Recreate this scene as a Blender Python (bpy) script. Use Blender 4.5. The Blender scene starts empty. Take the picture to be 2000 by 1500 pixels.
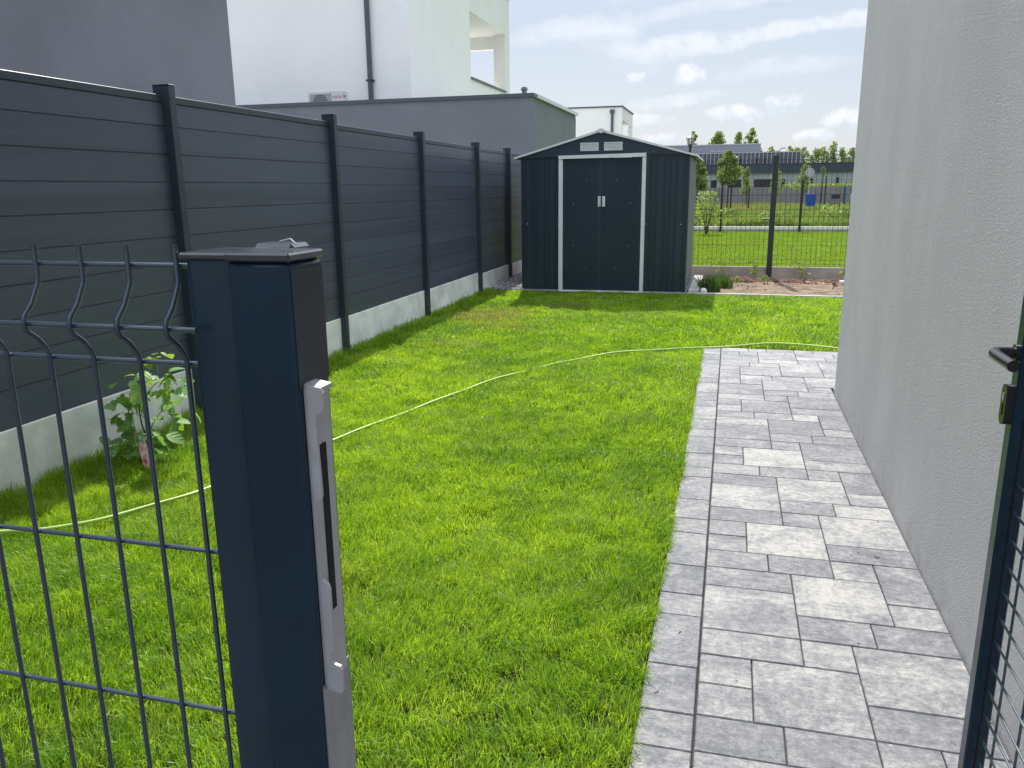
import bpy, bmesh, math, random
import numpy as np
from mathutils import Vector, Matrix

random.seed(7)
rng = np.random.default_rng(7)
SC = bpy.context.scene
COL = SC.collection
PI = math.pi

# ------------------------------------------------------------------ camera
cam_d = bpy.data.cameras.new('camera')
cam = bpy.data.objects.new('camera', cam_d)
COL.objects.link(cam)
SC.camera = cam
yaw, pit, rol = 0.26343685, 0.23881981, 0.01137793
fw = Vector((-math.sin(yaw) * math.cos(pit), math.cos(yaw) * math.cos(pit), -math.sin(pit)))
r0 = Vector((math.cos(yaw), math.sin(yaw), 0))
d0 = fw.cross(r0)
rt = r0 * math.cos(rol) + d0 * math.sin(rol)
dn = -r0 * math.sin(rol) + d0 * math.cos(rol)
up = -dn
bk = -fw
cam.matrix_world = Matrix(((rt.x, up.x, bk.x, 0), (rt.y, up.y, bk.y, 0), (rt.z, up.z, bk.z, 1.5), (0, 0, 0, 1)))
cam_d.sensor_width = 36
cam_d.lens = 1567.824 / 2000 * 36
cam_d.clip_start = 0.03
cam_d.clip_end = 3000

# ------------------------------------------------------------------ light
SUN_DIR = Vector((-0.33, 1.62, 1.93)).normalized()          # towards the sun
elev = math.asin(SUN_DIR.z)
azim = math.atan2(SUN_DIR.x, SUN_DIR.y)
sun_d = bpy.data.lights.new('sun', 'SUN')
sun_d.energy = 3.8
sun_d.angle = math.radians(0.9)
sun_d.color = (1.0, 0.965, 0.91)
sun = bpy.data.objects.new('sun', sun_d)
COL.objects.link(sun)
sun.rotation_euler = SUN_DIR.to_track_quat('Z', 'Y').to_euler()
SC.view_settings.view_transform = 'Standard'
SC.view_settings.look = 'None'
SC.view_settings.gamma = 1
SC.view_settings.use_curve_mapping = False
SC.view_settings.exposure = 0.78
SC.cycles.max_bounces = 8
SC.cycles.transparent_max_bounces = 8

W = bpy.data.worlds.new('World')
SC.world = W
W.use_nodes = True


class NT:
    """small helper round a node tree"""
    def __init__(s, tree):
        s.t = tree
        s.n = tree.nodes
        s.l = tree.links

    def new(s, typ, **kw):
        n = s.n.new(typ)
        for k, v in kw.items():
            setattr(n, k, v)
        return n

    def put(s, sock, v):
        if v is None:
            return
        if isinstance(v, bpy.types.NodeSocket):
            s.l.new(v, sock)
        else:
            if isinstance(v, (tuple, list)) and len(v) == 3 and sock.type == 'RGBA':
                v = (*v, 1)
            sock.default_value = v

    def m(s, op, a, b=None, c=None, clamp=False):
        n = s.new('ShaderNodeMath', operation=op, use_clamp=clamp)
        s.put(n.inputs[0], a)
        s.put(n.inputs[1], b)
        if c is not None:
            s.put(n.inputs[2], c)
        return n.outputs[0]

    def vm(s, op, a, b=None):
        n = s.new('ShaderNodeVectorMath', operation=op)
        s.put(n.inputs[0], a)
        s.put(n.inputs[1], b)
        return n.outputs[0]

    def mix(s, f, a, b, blend='MIX'):
        n = s.new('ShaderNodeMix', data_type='RGBA', blend_type=blend)
        s.put(n.inputs[0], f)
        s.put(n.inputs[6], a)
        s.put(n.inputs[7], b)
        return n.outputs[2]

    def noise(s, vec, scale, detail=4, rough=0.55, dist=0.0, out='Fac'):
        n = s.new('ShaderNodeTexNoise')
        s.put(n.inputs['Vector'], vec)
        n.inputs['Scale'].default_value = scale
        n.inputs['Detail'].default_value = detail
        n.inputs['Roughness'].default_value = rough
        n.inputs['Distortion'].default_value = dist
        return n.outputs[out]

    def ramp(s, f, *stops):
        n = s.new('ShaderNodeValToRGB')
        s.put(n.inputs[0], f)
        e = n.color_ramp.elements
        while len(e) < len(stops):
            e.new(0.5)
        for i, (p, c) in enumerate(stops):
            e[i].position = p
            e[i].color = (c, c, c, 1) if isinstance(c, (int, float)) else (*c, 1)
        return n.outputs[0]

    def step(s, v, a, b):
        n = s.new('ShaderNodeMapRange', interpolation_type='SMOOTHSTEP')
        s.put(n.inputs[0], v)
        n.inputs[1].default_value = a
        n.inputs[2].default_value = b
        return n.outputs[0]

    def scale(s, vec, xyz, loc=(0, 0, 0), rot=(0, 0, 0)):
        n = s.new('ShaderNodeMapping')
        s.put(n.inputs[0], vec)
        n.inputs['Scale'].default_value = xyz
        n.inputs['Location'].default_value = loc
        n.inputs['Rotation'].default_value = rot
        return n.outputs[0]


def build_world():
    k = NT(W.node_tree)
    k.n.clear()
    sky = k.new('ShaderNodeTexSky', sky_type='NISHITA', sun_disc=False)
    sky.sun_elevation = elev
    sky.sun_rotation = azim
    sky.altitude = 100
    sky.air_density = 1.0
    sky.dust_density = 2.2
    sky.ozone_density = 1.3
    d = k.new('ShaderNodeTexCoord').outputs['Generated']
    sep = k.new('ShaderNodeSeparateXYZ')
    k.l.new(d, sep.inputs[0])
    x, y, z = sep.outputs
    zz = k.m('MAXIMUM', z, 0.0)
    # thin veil everywhere, brighter near the horizon
    den = k.m('ADD', zz, 0.12)
    comb = k.new('ShaderNodeCombineXYZ')
    k.put(comb.inputs[0], k.m('DIVIDE', x, den))
    k.put(comb.inputs[1], k.m('DIVIDE', y, den))
    p = comb.outputs[0]
    veil = k.noise(k.scale(p, (0.5, 1.6, 1), rot=(0, 0, 0.25)), 1.1, 6, 0.55, 0.4)
    veil0 = k.m('MULTIPLY', k.step(veil, 0.35, 0.75), 0.6)
    az = k.m('ARCTAN2', x, y)
    el = k.m('ARCSINE', z)
    hz = k.mix(k.step(el, -0.02, 0.20), (3.95, 4.3, 4.75), (3.0, 3.5, 4.3))
    hz = k.mix(k.step(el, 0.20, 0.75), hz, (9.2, 10.0, 11.6))
    c = k.mix(0.80, sky.outputs[0], hz)
    c = k.mix(veil0, c, (4.3, 4.7, 5.2), 'LIGHTEN')
    warp = k.noise(d, 11.0, 6, 0.62, 0.0, 'Color')
    ws = k.new('ShaderNodeSeparateXYZ')
    k.l.new(warp, ws.inputs[0])
    fine = k.noise(d, 38.0, 5, 0.65)
    # cirrus streaks: (az, el, half length, half width, tilt, strength)
    st = None
    for (a, e, la, lb, t, s_) in CIRRUS:
        dx = k.m('SUBTRACT', az, a)
        dy = k.m('SUBTRACT', el, e)
        dx = k.m('ADD', dx, k.m('MULTIPLY', k.m('SUBTRACT', ws.outputs[0], 0.5), 0.10))
        dy = k.m('ADD', dy, k.m('MULTIPLY', k.m('SUBTRACT', ws.outputs[1], 0.5), 0.035))
        u = k.m('ADD', k.m('MULTIPLY', dx, math.cos(t)), k.m('MULTIPLY', dy, math.sin(t)))
        v = k.m('SUBTRACT', k.m('MULTIPLY', dy, math.cos(t)), k.m('MULTIPLY', dx, math.sin(t)))
        u = k.m('DIVIDE', u, la)
        v = k.m('DIVIDE', v, lb)
        q = k.m('ADD', k.m('MULTIPLY', u, u), k.m('MULTIPLY', v, v))
        f = k.m('MULTIPLY', k.step(k.m('SUBTRACT', 1.0, q), 0.0, 1.0), s_)
        st = f if st is None else k.m('MAXIMUM', st, f)
    st = k.m('MULTIPLY', st, k.step(fine, 0.1, 0.75))
    c = k.mix(st, c, (5.7, 5.95, 6.3))
    # cumulus puffs
    cf = None
    cv = None
    for (a, e, la, lb, s_) in CUMULUS:
        dx = k.m('SUBTRACT', az, a)
        dy = k.m('SUBTRACT', el, e)
        dx = k.m('ADD', dx, k.m('MULTIPLY', k.m('SUBTRACT', ws.outputs[0], 0.5), 0.035))
        dy = k.m('ADD', dy, k.m('MULTIPLY', k.m('SUBTRACT', ws.outputs[2], 0.5), 0.022))
        u = k.m('DIVIDE', dx, la)
        v = k.m('DIVIDE', dy, lb)
        q = k.m('ADD', k.m('MULTIPLY', u, u), k.m('MULTIPLY', v, v))
        q = k.m('ADD', k.m('SUBTRACT', 1.0, q), k.m('MULTIPLY', k.m('SUBTRACT', fine, 0.5), 3.4))
        f = k.m('MULTIPLY', k.step(q, 0.0, 1.3), s_)
        lit = k.step(k.m('ADD', v, k.m('MULTIPLY', k.m('SUBTRACT', fine, 0.5), 3.5)), -0.9, 0.75)
        if cf is None:
            cf, cv = f, lit
        else:
            big = k.m('GREATER_THAN', f, cf)
            nv = k.m('ADD', k.m('MULTIPLY', big, lit), k.m('MULTIPLY', k.m('SUBTRACT', 1.0, big), cv))
            cf, cv = k.m('MAXIMUM', cf, f), nv
    cc = k.mix(cv, (4.1, 4.7, 5.5), (6.1, 6.25, 6.45))
    c = k.mix(cf, c, cc)
    # scattered low clouds over the rest of the sky
    lo = k.noise(k.scale(d, (1, 1, 2.6)), 5.5, 7, 0.6, 0.2)
    lo = k.m('MULTIPLY', k.step(lo, 0.58, 0.72), k.m('SUBTRACT', 1.0, k.step(el, 0.10, 0.40)))
    c = k.mix(k.m('MULTIPLY', lo, 0.4), c, (6.2, 6.4, 6.7))
    # below the horizon: dull ground tone
    c = k.mix(k.step(z, -0.02, 0.0), (2.0, 2.1, 2.0), c)
    bg = k.new('ShaderNodeBackground')
    bg.inputs[1].default_value = 0.1
    k.l.new(c, bg.inputs[0])
    out = k.new('ShaderNodeOutputWorld')
    k.l.new(bg.outputs[0], out.inputs[0])


CIRRUS = [(-0.055, 0.153, 0.085, 0.016, 0.02, 0.85), (0.040, 0.162, 0.11, 0.012, 0.14, 0.85),
          (0.115, 0.171, 0.07, 0.011, 0.12, 0.9), (-0.070, 0.098, 0.075, 0.009, 0.12, 0.7),
          (-0.19, 0.175, 0.11, 0.018, 0.1, 0.55), (0.05, 0.125, 0.10, 0.012, 0.08, 0.45), (-0.02, 0.195, 0.16, 0.012, 0.1, 0.5), (0.45, 0.20, 0.20, 0.02, 0.2, 0.7),
          (-0.8, 0.26, 0.30, 0.03, 0.2, 0.7), (1.3, 0.3, 0.3, 0.03, -0.2, 0.7), (2.4, 0.3, 0.35, 0.03, 0.2, 0.7),
          (-2.0, 0.3, 0.3, 0.035, 0.25, 0.7)]
CUMULUS = [(-0.052, 0.120, 0.022, 0.014, 0.8), (-0.115, 0.122, 0.018, 0.008, 0.75),
           (0.000, 0.080, 0.036, 0.012, 0.85), (0.045, 0.088, 0.028, 0.015, 0.85),
           (-0.100, 0.077, 0.028, 0.011, 0.7), (-0.080, 0.056, 0.03, 0.009, 0.75),
           (0.115, 0.070, 0.030, 0.015, 0.8), (0.088, 0.053, 0.028, 0.009, 0.85),
           (0.34, 0.09, 0.06, 0.02, 0.9), (-0.45, 0.10, 0.07, 0.022, 0.9), (0.75, 0.12, 0.09, 0.03, 0.9),
           (-1.1, 0.14, 0.10, 0.03, 0.9)]
build_world()


# ------------------------------------------------------------------ materials
def rgb8(r, g, b):
    f = lambda c: (c / 255 / 12.92) if c / 255 <= 0.04045 else ((c / 255 + 0.055) / 1.055) ** 2.4
    return (f(r), f(g), f(b))


def pmat(name, col, rough=0.6, metal=0.0, spec=0.5, var=0.0, vscale=3.0, bump=0.0, bscale=60.0, coat=0.0, speck=0.0, stretch=(1, 1, 1), objvar=0.0):
    m = bpy.data.materials.new(name)
    m.use_nodes = True
    k = NT(m.node_tree)
    b = k.n['Principled BSDF']
    b.inputs['Roughness'].default_value = rough
    b.inputs['Metallic'].default_value = metal
    b.inputs['Specular IOR Level'].default_value = spec
    b.inputs['Coat Weight'].default_value = coat
    co = k.new('ShaderNodeTexCoord').outputs['Object']
    co = k.scale(co, stretch)
    c = (*col, 1)
    if var > 0:
        f = k.noise(co, vscale, 6, 0.6)
        lo = tuple(max(0, v * (1 - var)) for v in col)
        hi = tuple(v * (1 + var) for v in col)
        c = k.mix(k.step(f, 0.3, 0.7), lo, hi)
        rr = k.m('ADD', k.m('MULTIPLY', k.noise(co, vscale * 3.1, 4), 0.25 * rough + 0.05), rough * 0.85)
        k.put(b.inputs['Roughness'], rr)
    if objvar > 0:
        oi = k.new('ShaderNodeObjectInfo').outputs['Random']
        c = k.mix(1.0, c, k.ramp(oi, (0, 1 - objvar), (1, 1 + objvar)), 'MULTIPLY')
    if speck > 0:
        f = k.noise(co, 90, 2, 0.5)
        c = k.mix(k.m('MULTIPLY', k.step(f, 0.76, 0.80), speck), c, (0.5, 0.5, 0.5))
    k.put(b.inputs['Base Color'], c)
    if bump > 0:
        bp = k.new('ShaderNodeBump')
        bp.inputs['Strength'].default_value = bump
        bp.inputs['Distance'].default_value = 0.004
        k.l.new(k.noise(co, bscale, 4, 0.6), bp.inputs['Height'])
        k.l.new(bp.outputs[0], b.inputs['Normal'])
    return m


MAT = {}
MAT['fence_board'] = pmat('fence_board', (0.064, 0.073, 0.112), 0.40, 0, 0.5, 0.16, 2.0, 0.22, 40, stretch=(1, 0.12, 3), objvar=0.06)
MAT['fence_post'] = pmat('fence_post', (0.030, 0.042, 0.058), 0.42, 0, 0.5, 0.05, 4)
MAT['gate_paint'] = pmat('gate_paint', (0.0075, 0.026, 0.049), 0.24, 0, 0.38, 0.14, 5, 0.03, 25)
MAT['post_paint'] = pmat('post_paint', (0.012, 0.033, 0.054), 0.22, 0, 0.5, 0.14, 5, 0.03, 25)
MAT['matte_strip'] = pmat('matte_strip', (0.036, 0.044, 0.055), 0.55, 0, 0.4, 0.06, 8)
MAT['steel'] = pmat('steel', (0.26, 0.27, 0.30), 0.30, 0.7, 0.5, 0.25, 14, stretch=(1, 1, 0.4))  # grey sheen painted on the gate post's lower right face
MAT['zinc'] = pmat('zinc', (0.46, 0.46, 0.47), 0.45, 0.25, 0.5, 0.08, 20)
MAT['cap_plastic'] = pmat('cap_plastic', (0.035, 0.038, 0.045), 0.12, 0, 0.6, 0.1, 10, 0.04, 200, coat=0.5)
MAT['black_plastic'] = pmat('black_plastic', (0.010, 0.011, 0.013), 0.25, 0, 0.5)
MAT['slot_black'] = pmat('slot_black', (0.003, 0.003, 0.003), 0.8)
MAT['concrete'] = pmat('concrete', (0.74, 0.735, 0.71), 0.85, 0, 0.3, 0.18, 3.0, 0.5, 60)
MAT['concrete_tan'] = pmat('concrete_tan', (0.40, 0.36, 0.31), 0.85, 0, 0.3, 0.18, 2.0, 0.5, 60)
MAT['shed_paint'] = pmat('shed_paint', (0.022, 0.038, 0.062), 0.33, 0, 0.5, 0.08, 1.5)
MAT['shed_door'] = pmat('shed_door', (0.020, 0.035, 0.058), 0.36, 0, 0.5, 0.10, 1.2)
MAT['white_trim'] = pmat('white_trim', (0.72, 0.74, 0.76), 0.45, 0, 0.5, 0.05, 6)
MAT['shed_side'] = pmat('shed_side', (0.20, 0.21, 0.23), 0.28, 0.25, 0.6, 0.05, 2, coat=0.5)  # lighter than the shed paint to stand for the lawn's reflection on the side
MAT['galv'] = pmat('galv', (0.55, 0.57, 0.60), 0.35, 0.5, 0.5, 0.06, 9)
MAT['white_render'] = pmat('white_render', (0.90, 0.89, 0.865), 0.9, 0, 0.3, 0.025, 0.7, 0.2, 30)
MAT['cream_render'] = pmat('cream_render', (0.84, 0.84, 0.81), 0.9, 0, 0.3, 0.03, 0.7, 0.2, 30)
MAT['grey_render'] = pmat('grey_render', (0.215, 0.224, 0.255), 0.9, 0, 0.3, 0.10, 0.9, 0.5, 35)
MAT['garage_render'] = pmat('garage_render', (0.190, 0.205, 0.228), 0.9, 0, 0.3, 0.06, 0.9, 0.5, 35)
MAT['dark_metal'] = pmat('dark_metal', (0.075, 0.09, 0.11), 0.4, 0, 0.5, 0.05, 3)
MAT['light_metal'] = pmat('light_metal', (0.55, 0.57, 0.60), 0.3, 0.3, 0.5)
MAT['roofing'] = pmat('roofing', (0.20, 0.20, 0.21), 0.9, 0, 0.3, 0.1, 2)
MAT['ac_white'] = pmat('ac_white', (0.70, 0.69, 0.68), 0.5)
MAT['ac_dark'] = pmat('ac_dark', (0.16, 0.17, 0.17), 0.6)
MAT['ac_grille'] = pmat('ac_grille', (0.45, 0.46, 0.46), 0.5)
MAT['red_print'] = pmat('red_print', (0.55, 0.12, 0.10), 0.6)
MAT['wire'] = pmat('wire', (0.040, 0.062, 0.092), 0.20, 0, 0.5, 0.05, 8, coat=0.6)
MAT['rear_wire'] = pmat('rear_wire', (0.018, 0.024, 0.028), 0.4)
MAT['hose'] = pmat('hose', (0.44, 0.60, 0.16), 0.35, 0, 0.5, 0.12, 6)
MAT['soil'] = pmat('soil', (0.20, 0.145, 0.098), 0.95, 0, 0.2, 0.45, 5, 0.9, 30, stretch=(0.5, 1.4, 1))
MAT['pebble'] = pmat('pebble', (0.36, 0.35, 0.36), 0.8, 0, 0.3, 0.35, 14)
MAT['stone_white'] = pmat('stone_white', (0.70, 0.69, 0.66), 0.8, 0, 0.3, 0.1, 14)
MAT['glass_dark'] = pmat('glass_dark', (0.020, 0.025, 0.035), 0.12)
MAT['school_band'] = pmat('school_band', (0.045, 0.058, 0.085), 0.5, 0, 0.4, 0.05, 0.4)
MAT['school_wall'] = pmat('school_wall', (0.36, 0.38, 0.40), 0.8, 0, 0.3, 0.05, 0.3)
MAT['school_clad'] = pmat('school_clad', (0.16, 0.16, 0.18), 0.6, 0, 0.4, 0.08, 0.3)
MAT['school_box'] = pmat('school_box', (0.27, 0.28, 0.33), 0.7, 0, 0.4, 0.04, 0.3)
MAT['fin_white'] = pmat('fin_white', (0.44, 0.44, 0.47), 0.5)
MAT['far_wall'] = pmat('far_wall', (0.23, 0.215, 0.22), 0.9, 0, 0.3, 0.08, 0.6)
MAT['wood_brown'] = pmat('wood_brown', (0.16, 0.10, 0.06), 0.7)
MAT['bamboo'] = pmat('bamboo', (0.52, 0.38, 0.20), 0.6, 0, 0.4, 0.1, 30)
MAT['cane'] = pmat('cane', (0.10, 0.045, 0.025), 0.7, 0, 0.4, 0.2, 30)
MAT['bark'] = pmat('bark', (0.075, 0.06, 0.05), 0.9, 0, 0.3, 0.2, 12)
MAT['blue_plastic'] = pmat('blue_plastic', (0.015, 0.07, 0.36), 0.35, 0, 0.5, 0.08, 3)
MAT['blue_paint'] = pmat('blue_paint', (0.05, 0.20, 0.48), 0.45)
MAT['white_cloth'] = pmat('white_cloth', (0.72, 0.72, 0.74), 0.8, 0, 0.3, 0.1, 5)
MAT['sign_grey'] = pmat('sign_grey', (0.42, 0.42, 0.46), 0.5)
MAT['lamp_glass'] = pmat('lamp_glass', (0.55, 0.50, 0.44), 0.2)
MAT['bin_black'] = pmat('bin_black', (0.02, 0.02, 0.025), 0.45)
MAT['screw'] = pmat('screw', (0.75, 0.77, 0.80), 0.3, 0.3)
MAT['joint_sand'] = pmat('joint_sand', (0.055, 0.053, 0.050), 0.95, 0, 0.1, 0.3, 20)
MAT['pavement_grey'] = pmat('pavement_grey', (0.085, 0.085, 0.09), 0.9, 0, 0.3, 0.15, 2.0)
MAT['yard_bounce'] = pmat('yard_bounce', (0.40, 0.385, 0.36), 0.95, 0, 0.2, 0.2, 3.0)
MAT['slab_concrete'] = pmat('slab_concrete', (0.42, 0.40, 0.35), 0.85, 0, 0.3, 0.2, 5, 0.5, 60)
MAT['damp_soil'] = pmat('damp_soil', (0.105, 0.058, 0.040), 0.95, 0, 0.2, 0.5, 9, 0.9, 40)
MAT['earth'] = pmat('earth', (0.040, 0.055, 0.014), 0.95, 0, 0.1, 0.5, 9)
MAT['field'] = pmat('field', (0.12, 0.19, 0.03), 0.95, 0, 0.1, 0.4, 0.25)
MAT['meadow'] = pmat('meadow', (0.11, 0.135, 0.05), 0.95, 0, 0.1, 0.4, 0.35)


def stucco():
    m = bpy.data.materials.new('stucco')
    m.use_nodes = True
    k = NT(m.node_tree)
    b = k.n['Principled BSDF']
    co = k.new('ShaderNodeTexCoord').outputs['Object']
    n1 = k.noise(co, 240, 3, 0.7)
    n2 = k.noise(co, 118, 4, 0.75, 0.35)
    big = k.noise(k.scale(co, (1, 1, 0.45)), 1.6, 5, 0.6)
    c = k.mix(k.step(big, 0.3, 0.7), (0.46, 0.464, 0.480), (0.53, 0.534, 0.55))
    c = k.mix(k.m('MULTIPLY', k.step(n2, 0.3, 0.7), 0.8), k.mix(0.30, c, (0.1, 0.1, 0.1)), c)
    # faint rain streaks high up
    stv = k.noise(k.scale(co, (1, 3.0, 0.15)), 2.5, 4, 0.6)
    c = k.mix(k.m('MULTIPLY', k.step(stv, 0.52, 0.75), 0.22), c, (0.42, 0.42, 0.43))
    zs = k.new('ShaderNodeSeparateXYZ')
    k.l.new(co, zs.inputs[0])
    sp = k.m('MULTIPLY', k.m('SUBTRACT', 1.0, k.step(zs.outputs[2], 0.0, 0.22)), k.step(k.noise(co, 9, 5, 0.7), 0.42, 0.7))
    c = k.mix(k.m('MULTIPLY', sp, 0.45), c, (0.24, 0.22, 0.19))
    k.put(b.inputs['Base Color'], c)
    b.inputs['Roughness'].default_value = 0.9
    b.inputs['Specular IOR Level'].default_value = 0.3
    h = k.m('ADD', k.m('MULTIPLY', n1, 0.5), n2)
    bp = k.new('ShaderNodeBump')
    bp.inputs['Strength'].default_value = 1.0
    bp.inputs['Distance'].default_value = 0.0045
    k.l.new(h, bp.inputs['Height'])
    k.l.new(bp.outputs[0], b.inputs['Normal'])
    return m


def paver_mat():
    """mottled grey to cream concrete; the tone of each slab comes from its own object colour"""
    m = bpy.data.materials.new('paver')
    m.use_nodes = True
    k = NT(m.node_tree)
    b = k.n['Principled BSDF']
    oi = k.new('ShaderNodeObjectInfo')
    co = k.new('ShaderNodeTexCoord').outputs['Object']
    off = k.vm('MULTIPLY', k.new('ShaderNodeCombineXYZ').outputs[0], (0, 0, 0))
    cx = k.new('ShaderNodeCombineXYZ')
    k.put(cx.inputs[0], k.m('MULTIPLY', oi.outputs['Random'], 37.0))
    k.put(cx.inputs[1], k.m('MULTIPLY', oi.outputs['Random'], 91.0))
    v = k.vm('ADD', co, cx.outputs[0])
    sep = k.new('ShaderNodeSeparateColor')
    k.l.new(oi.outputs['Color'], sep.inputs[0])
    tone = sep.outputs[0]
    cloud = k.noise(k.scale(v, (1, 1.35, 1)), 4.5, 7, 0.66, 0.9)
    streak = k.noise(k.scale(v, (2.2, 16, 1)), 3.0, 5, 0.65, 0.8)
    streak2 = k.noise(k.scale(v, (14, 2.5, 1)), 3.0, 5, 0.65, 0.8)
    grain = k.noise(v, 130, 4, 0.72)
    patch = k.noise(k.scale(v, (1, 1.25, 1)), 34, 8, 0.85)
    f = k.m('ADD', k.m('MULTIPLY', k.m('SUBTRACT', cloud, 0.5), 1.9), k.m('MULTIPLY', k.m('SUBTRACT', streak, 0.5), 0.4))
    f = k.m('ADD', f, k.m('MULTIPLY', k.m('SUBTRACT', streak2, 0.5), k.m('MULTIPLY', sep.outputs[1], 0.55)))
    f = k.m('ADD', f, k.m('MULTIPLY', k.m('SUBTRACT', patch, 0.5), 3.0))
    f = k.m('ADD', f, tone, clamp=True)
    c = k.ramp(f, (0.0, (0.092, 0.097, 0.110)), (0.35, (0.155, 0.159, 0.170)), (0.65, (0.232, 0.232, 0.232)), (1.0, (0.36, 0.35, 0.322)))
    c = k.mix(k.m('MULTIPLY', k.step(grain, 0.5, 0.72), 0.5), c, k.mix(0.5, c, (0.09, 0.09, 0.10)))
    c = k.mix(k.m('MULTIPLY', k.step(k.noise(v, 75, 2, 0.5), 0.70, 0.76), 0.6), c, (0.52, 0.52, 0.51))
    k.put(b.inputs['Base Color'], c)
    b.inputs['Roughness'].default_value = 0.72
    b.inputs['Specular IOR Level'].default_value = 0.4
    bp = k.new('ShaderNodeBump')
    bp.inputs['Strength'].default_value = 0.5
    bp.inputs['Distance'].default_value = 0.0015
    k.l.new(k.m('ADD', grain, patch), bp.inputs['Height'])
    k.l.new(bp.outputs[0], b.inputs['Normal'])
    return m


def leafy(name, col, col2, trans=0.45, rough=0.5, attr=True, veins=False, spec=0.35):
    m = bpy.data.materials.new(name)
    m.use_nodes = True
    k = NT(m.node_tree)
    b = k.n['Principled BSDF']
    out = k.n['Material Output']
    if attr:
        a = k.new('ShaderNodeAttribute', attribute_name='tint')
        s = k.new('ShaderNodeSeparateColor')
        k.l.new(a.outputs['Color'], s.inputs[0])
        c = k.mix(s.outputs[0], col, col2)
        c = k.mix(k.m('MULTIPLY', s.outputs[1], 1.0), c, (0.30, 0.26, 0.12))
    else:
        oi = k.new('ShaderNodeObjectInfo').outputs['Random']
        c = k.mix(oi, col, col2)
    nrm = None
    if veins:
        co = k.new('ShaderNodeTexCoord').outputs['Object']
        w = k.new('ShaderNodeTexWave', wave_type='BANDS', bands_direction='DIAGONAL')
        xx = k.new('ShaderNodeSeparateXYZ')
        k.l.new(co, xx.inputs[0])
        cm = k.new('ShaderNodeCombineXYZ')
        k.put(cm.inputs[0], k.m('ABSOLUTE', xx.outputs[0]))
        k.put(cm.inputs[1], k.m('MULTIPLY', xx.outputs[1], -1.0))
        k.l.new(cm.outputs[0], w.inputs[0])
        w.inputs['Scale'].default_value = 30
        c = k.mix(k.m('MULTIPLY', k.step(w.outputs['Fac'], 0.8, 1.0), 0.35), c, tuple(min(1, v * 2.0 + 0.03) for v in col2))
        bp = k.new('ShaderNodeBump')
        bp.inputs['Strength'].default_value = 0.6
        bp.inputs['Distance'].default_value = 0.002
        k.l.new(w.outputs['Fac'], bp.inputs['Height'])
        k.l.new(bp.outputs[0], b.inputs['Normal'])
    k.put(b.inputs['Base Color'], c)
    b.inputs['Roughness'].default_value = rough
    b.inputs['Specular IOR Level'].default_value = spec
    t = k.new('ShaderNodeBsdfTranslucent')
    k.put(t.inputs[0], k.mix(1.0, c, (1.25, 1.2, 0.6), 'MULTIPLY'))
    mx = k.new('ShaderNodeMixShader')
    mx.inputs[0].default_value = trans
    k.l.new(b.outputs[0], mx.inputs[1])
    k.l.new(t.outputs[0], mx.inputs[2])
    k.l.new(mx.outputs[0], out.inputs[0])
    return m


MAT['stucco'] = stucco()
MAT['paver'] = paver_mat()
MAT['grass'] = leafy('grass', (0.112, 0.265, 0.018), (0.440, 0.610, 0.046), 0.47, 0.38, spec=0.4)
MAT['far_grass'] = leafy('far_grass', (0.150, 0.270, 0.02), (0.280, 0.390, 0.045), 0.35, 0.6)
MAT['weeds'] = leafy('weeds', (0.075, 0.155, 0.03), (0.300, 0.390, 0.10), 0.35, 0.6)
MAT['tree_leaf'] = leafy('tree_leaf', (0.10, 0.17, 0.045), (0.34, 0.42, 0.13), 0.4, 0.5)
MAT['pale_leaf'] = leafy('pale_leaf', (0.14, 0.20, 0.07), (0.32, 0.38, 0.14), 0.35, 0.6)
MAT['chive'] = leafy('chive', (0.035, 0.095, 0.022), (0.09, 0.19, 0.03), 0.3, 0.5)
MAT['rasp_leaf'] = leafy('rasp_leaf', (0.13, 0.27, 0.075), (0.24, 0.40, 0.12), 0.4, 0.45, attr=False, veins=True)
MAT['rasp_leaf_young'] = leafy('rasp_leaf_young', (0.20, 0.34, 0.05), (0.26, 0.38, 0.06), 0.45, 0.45, attr=False, veins=True)


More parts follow.
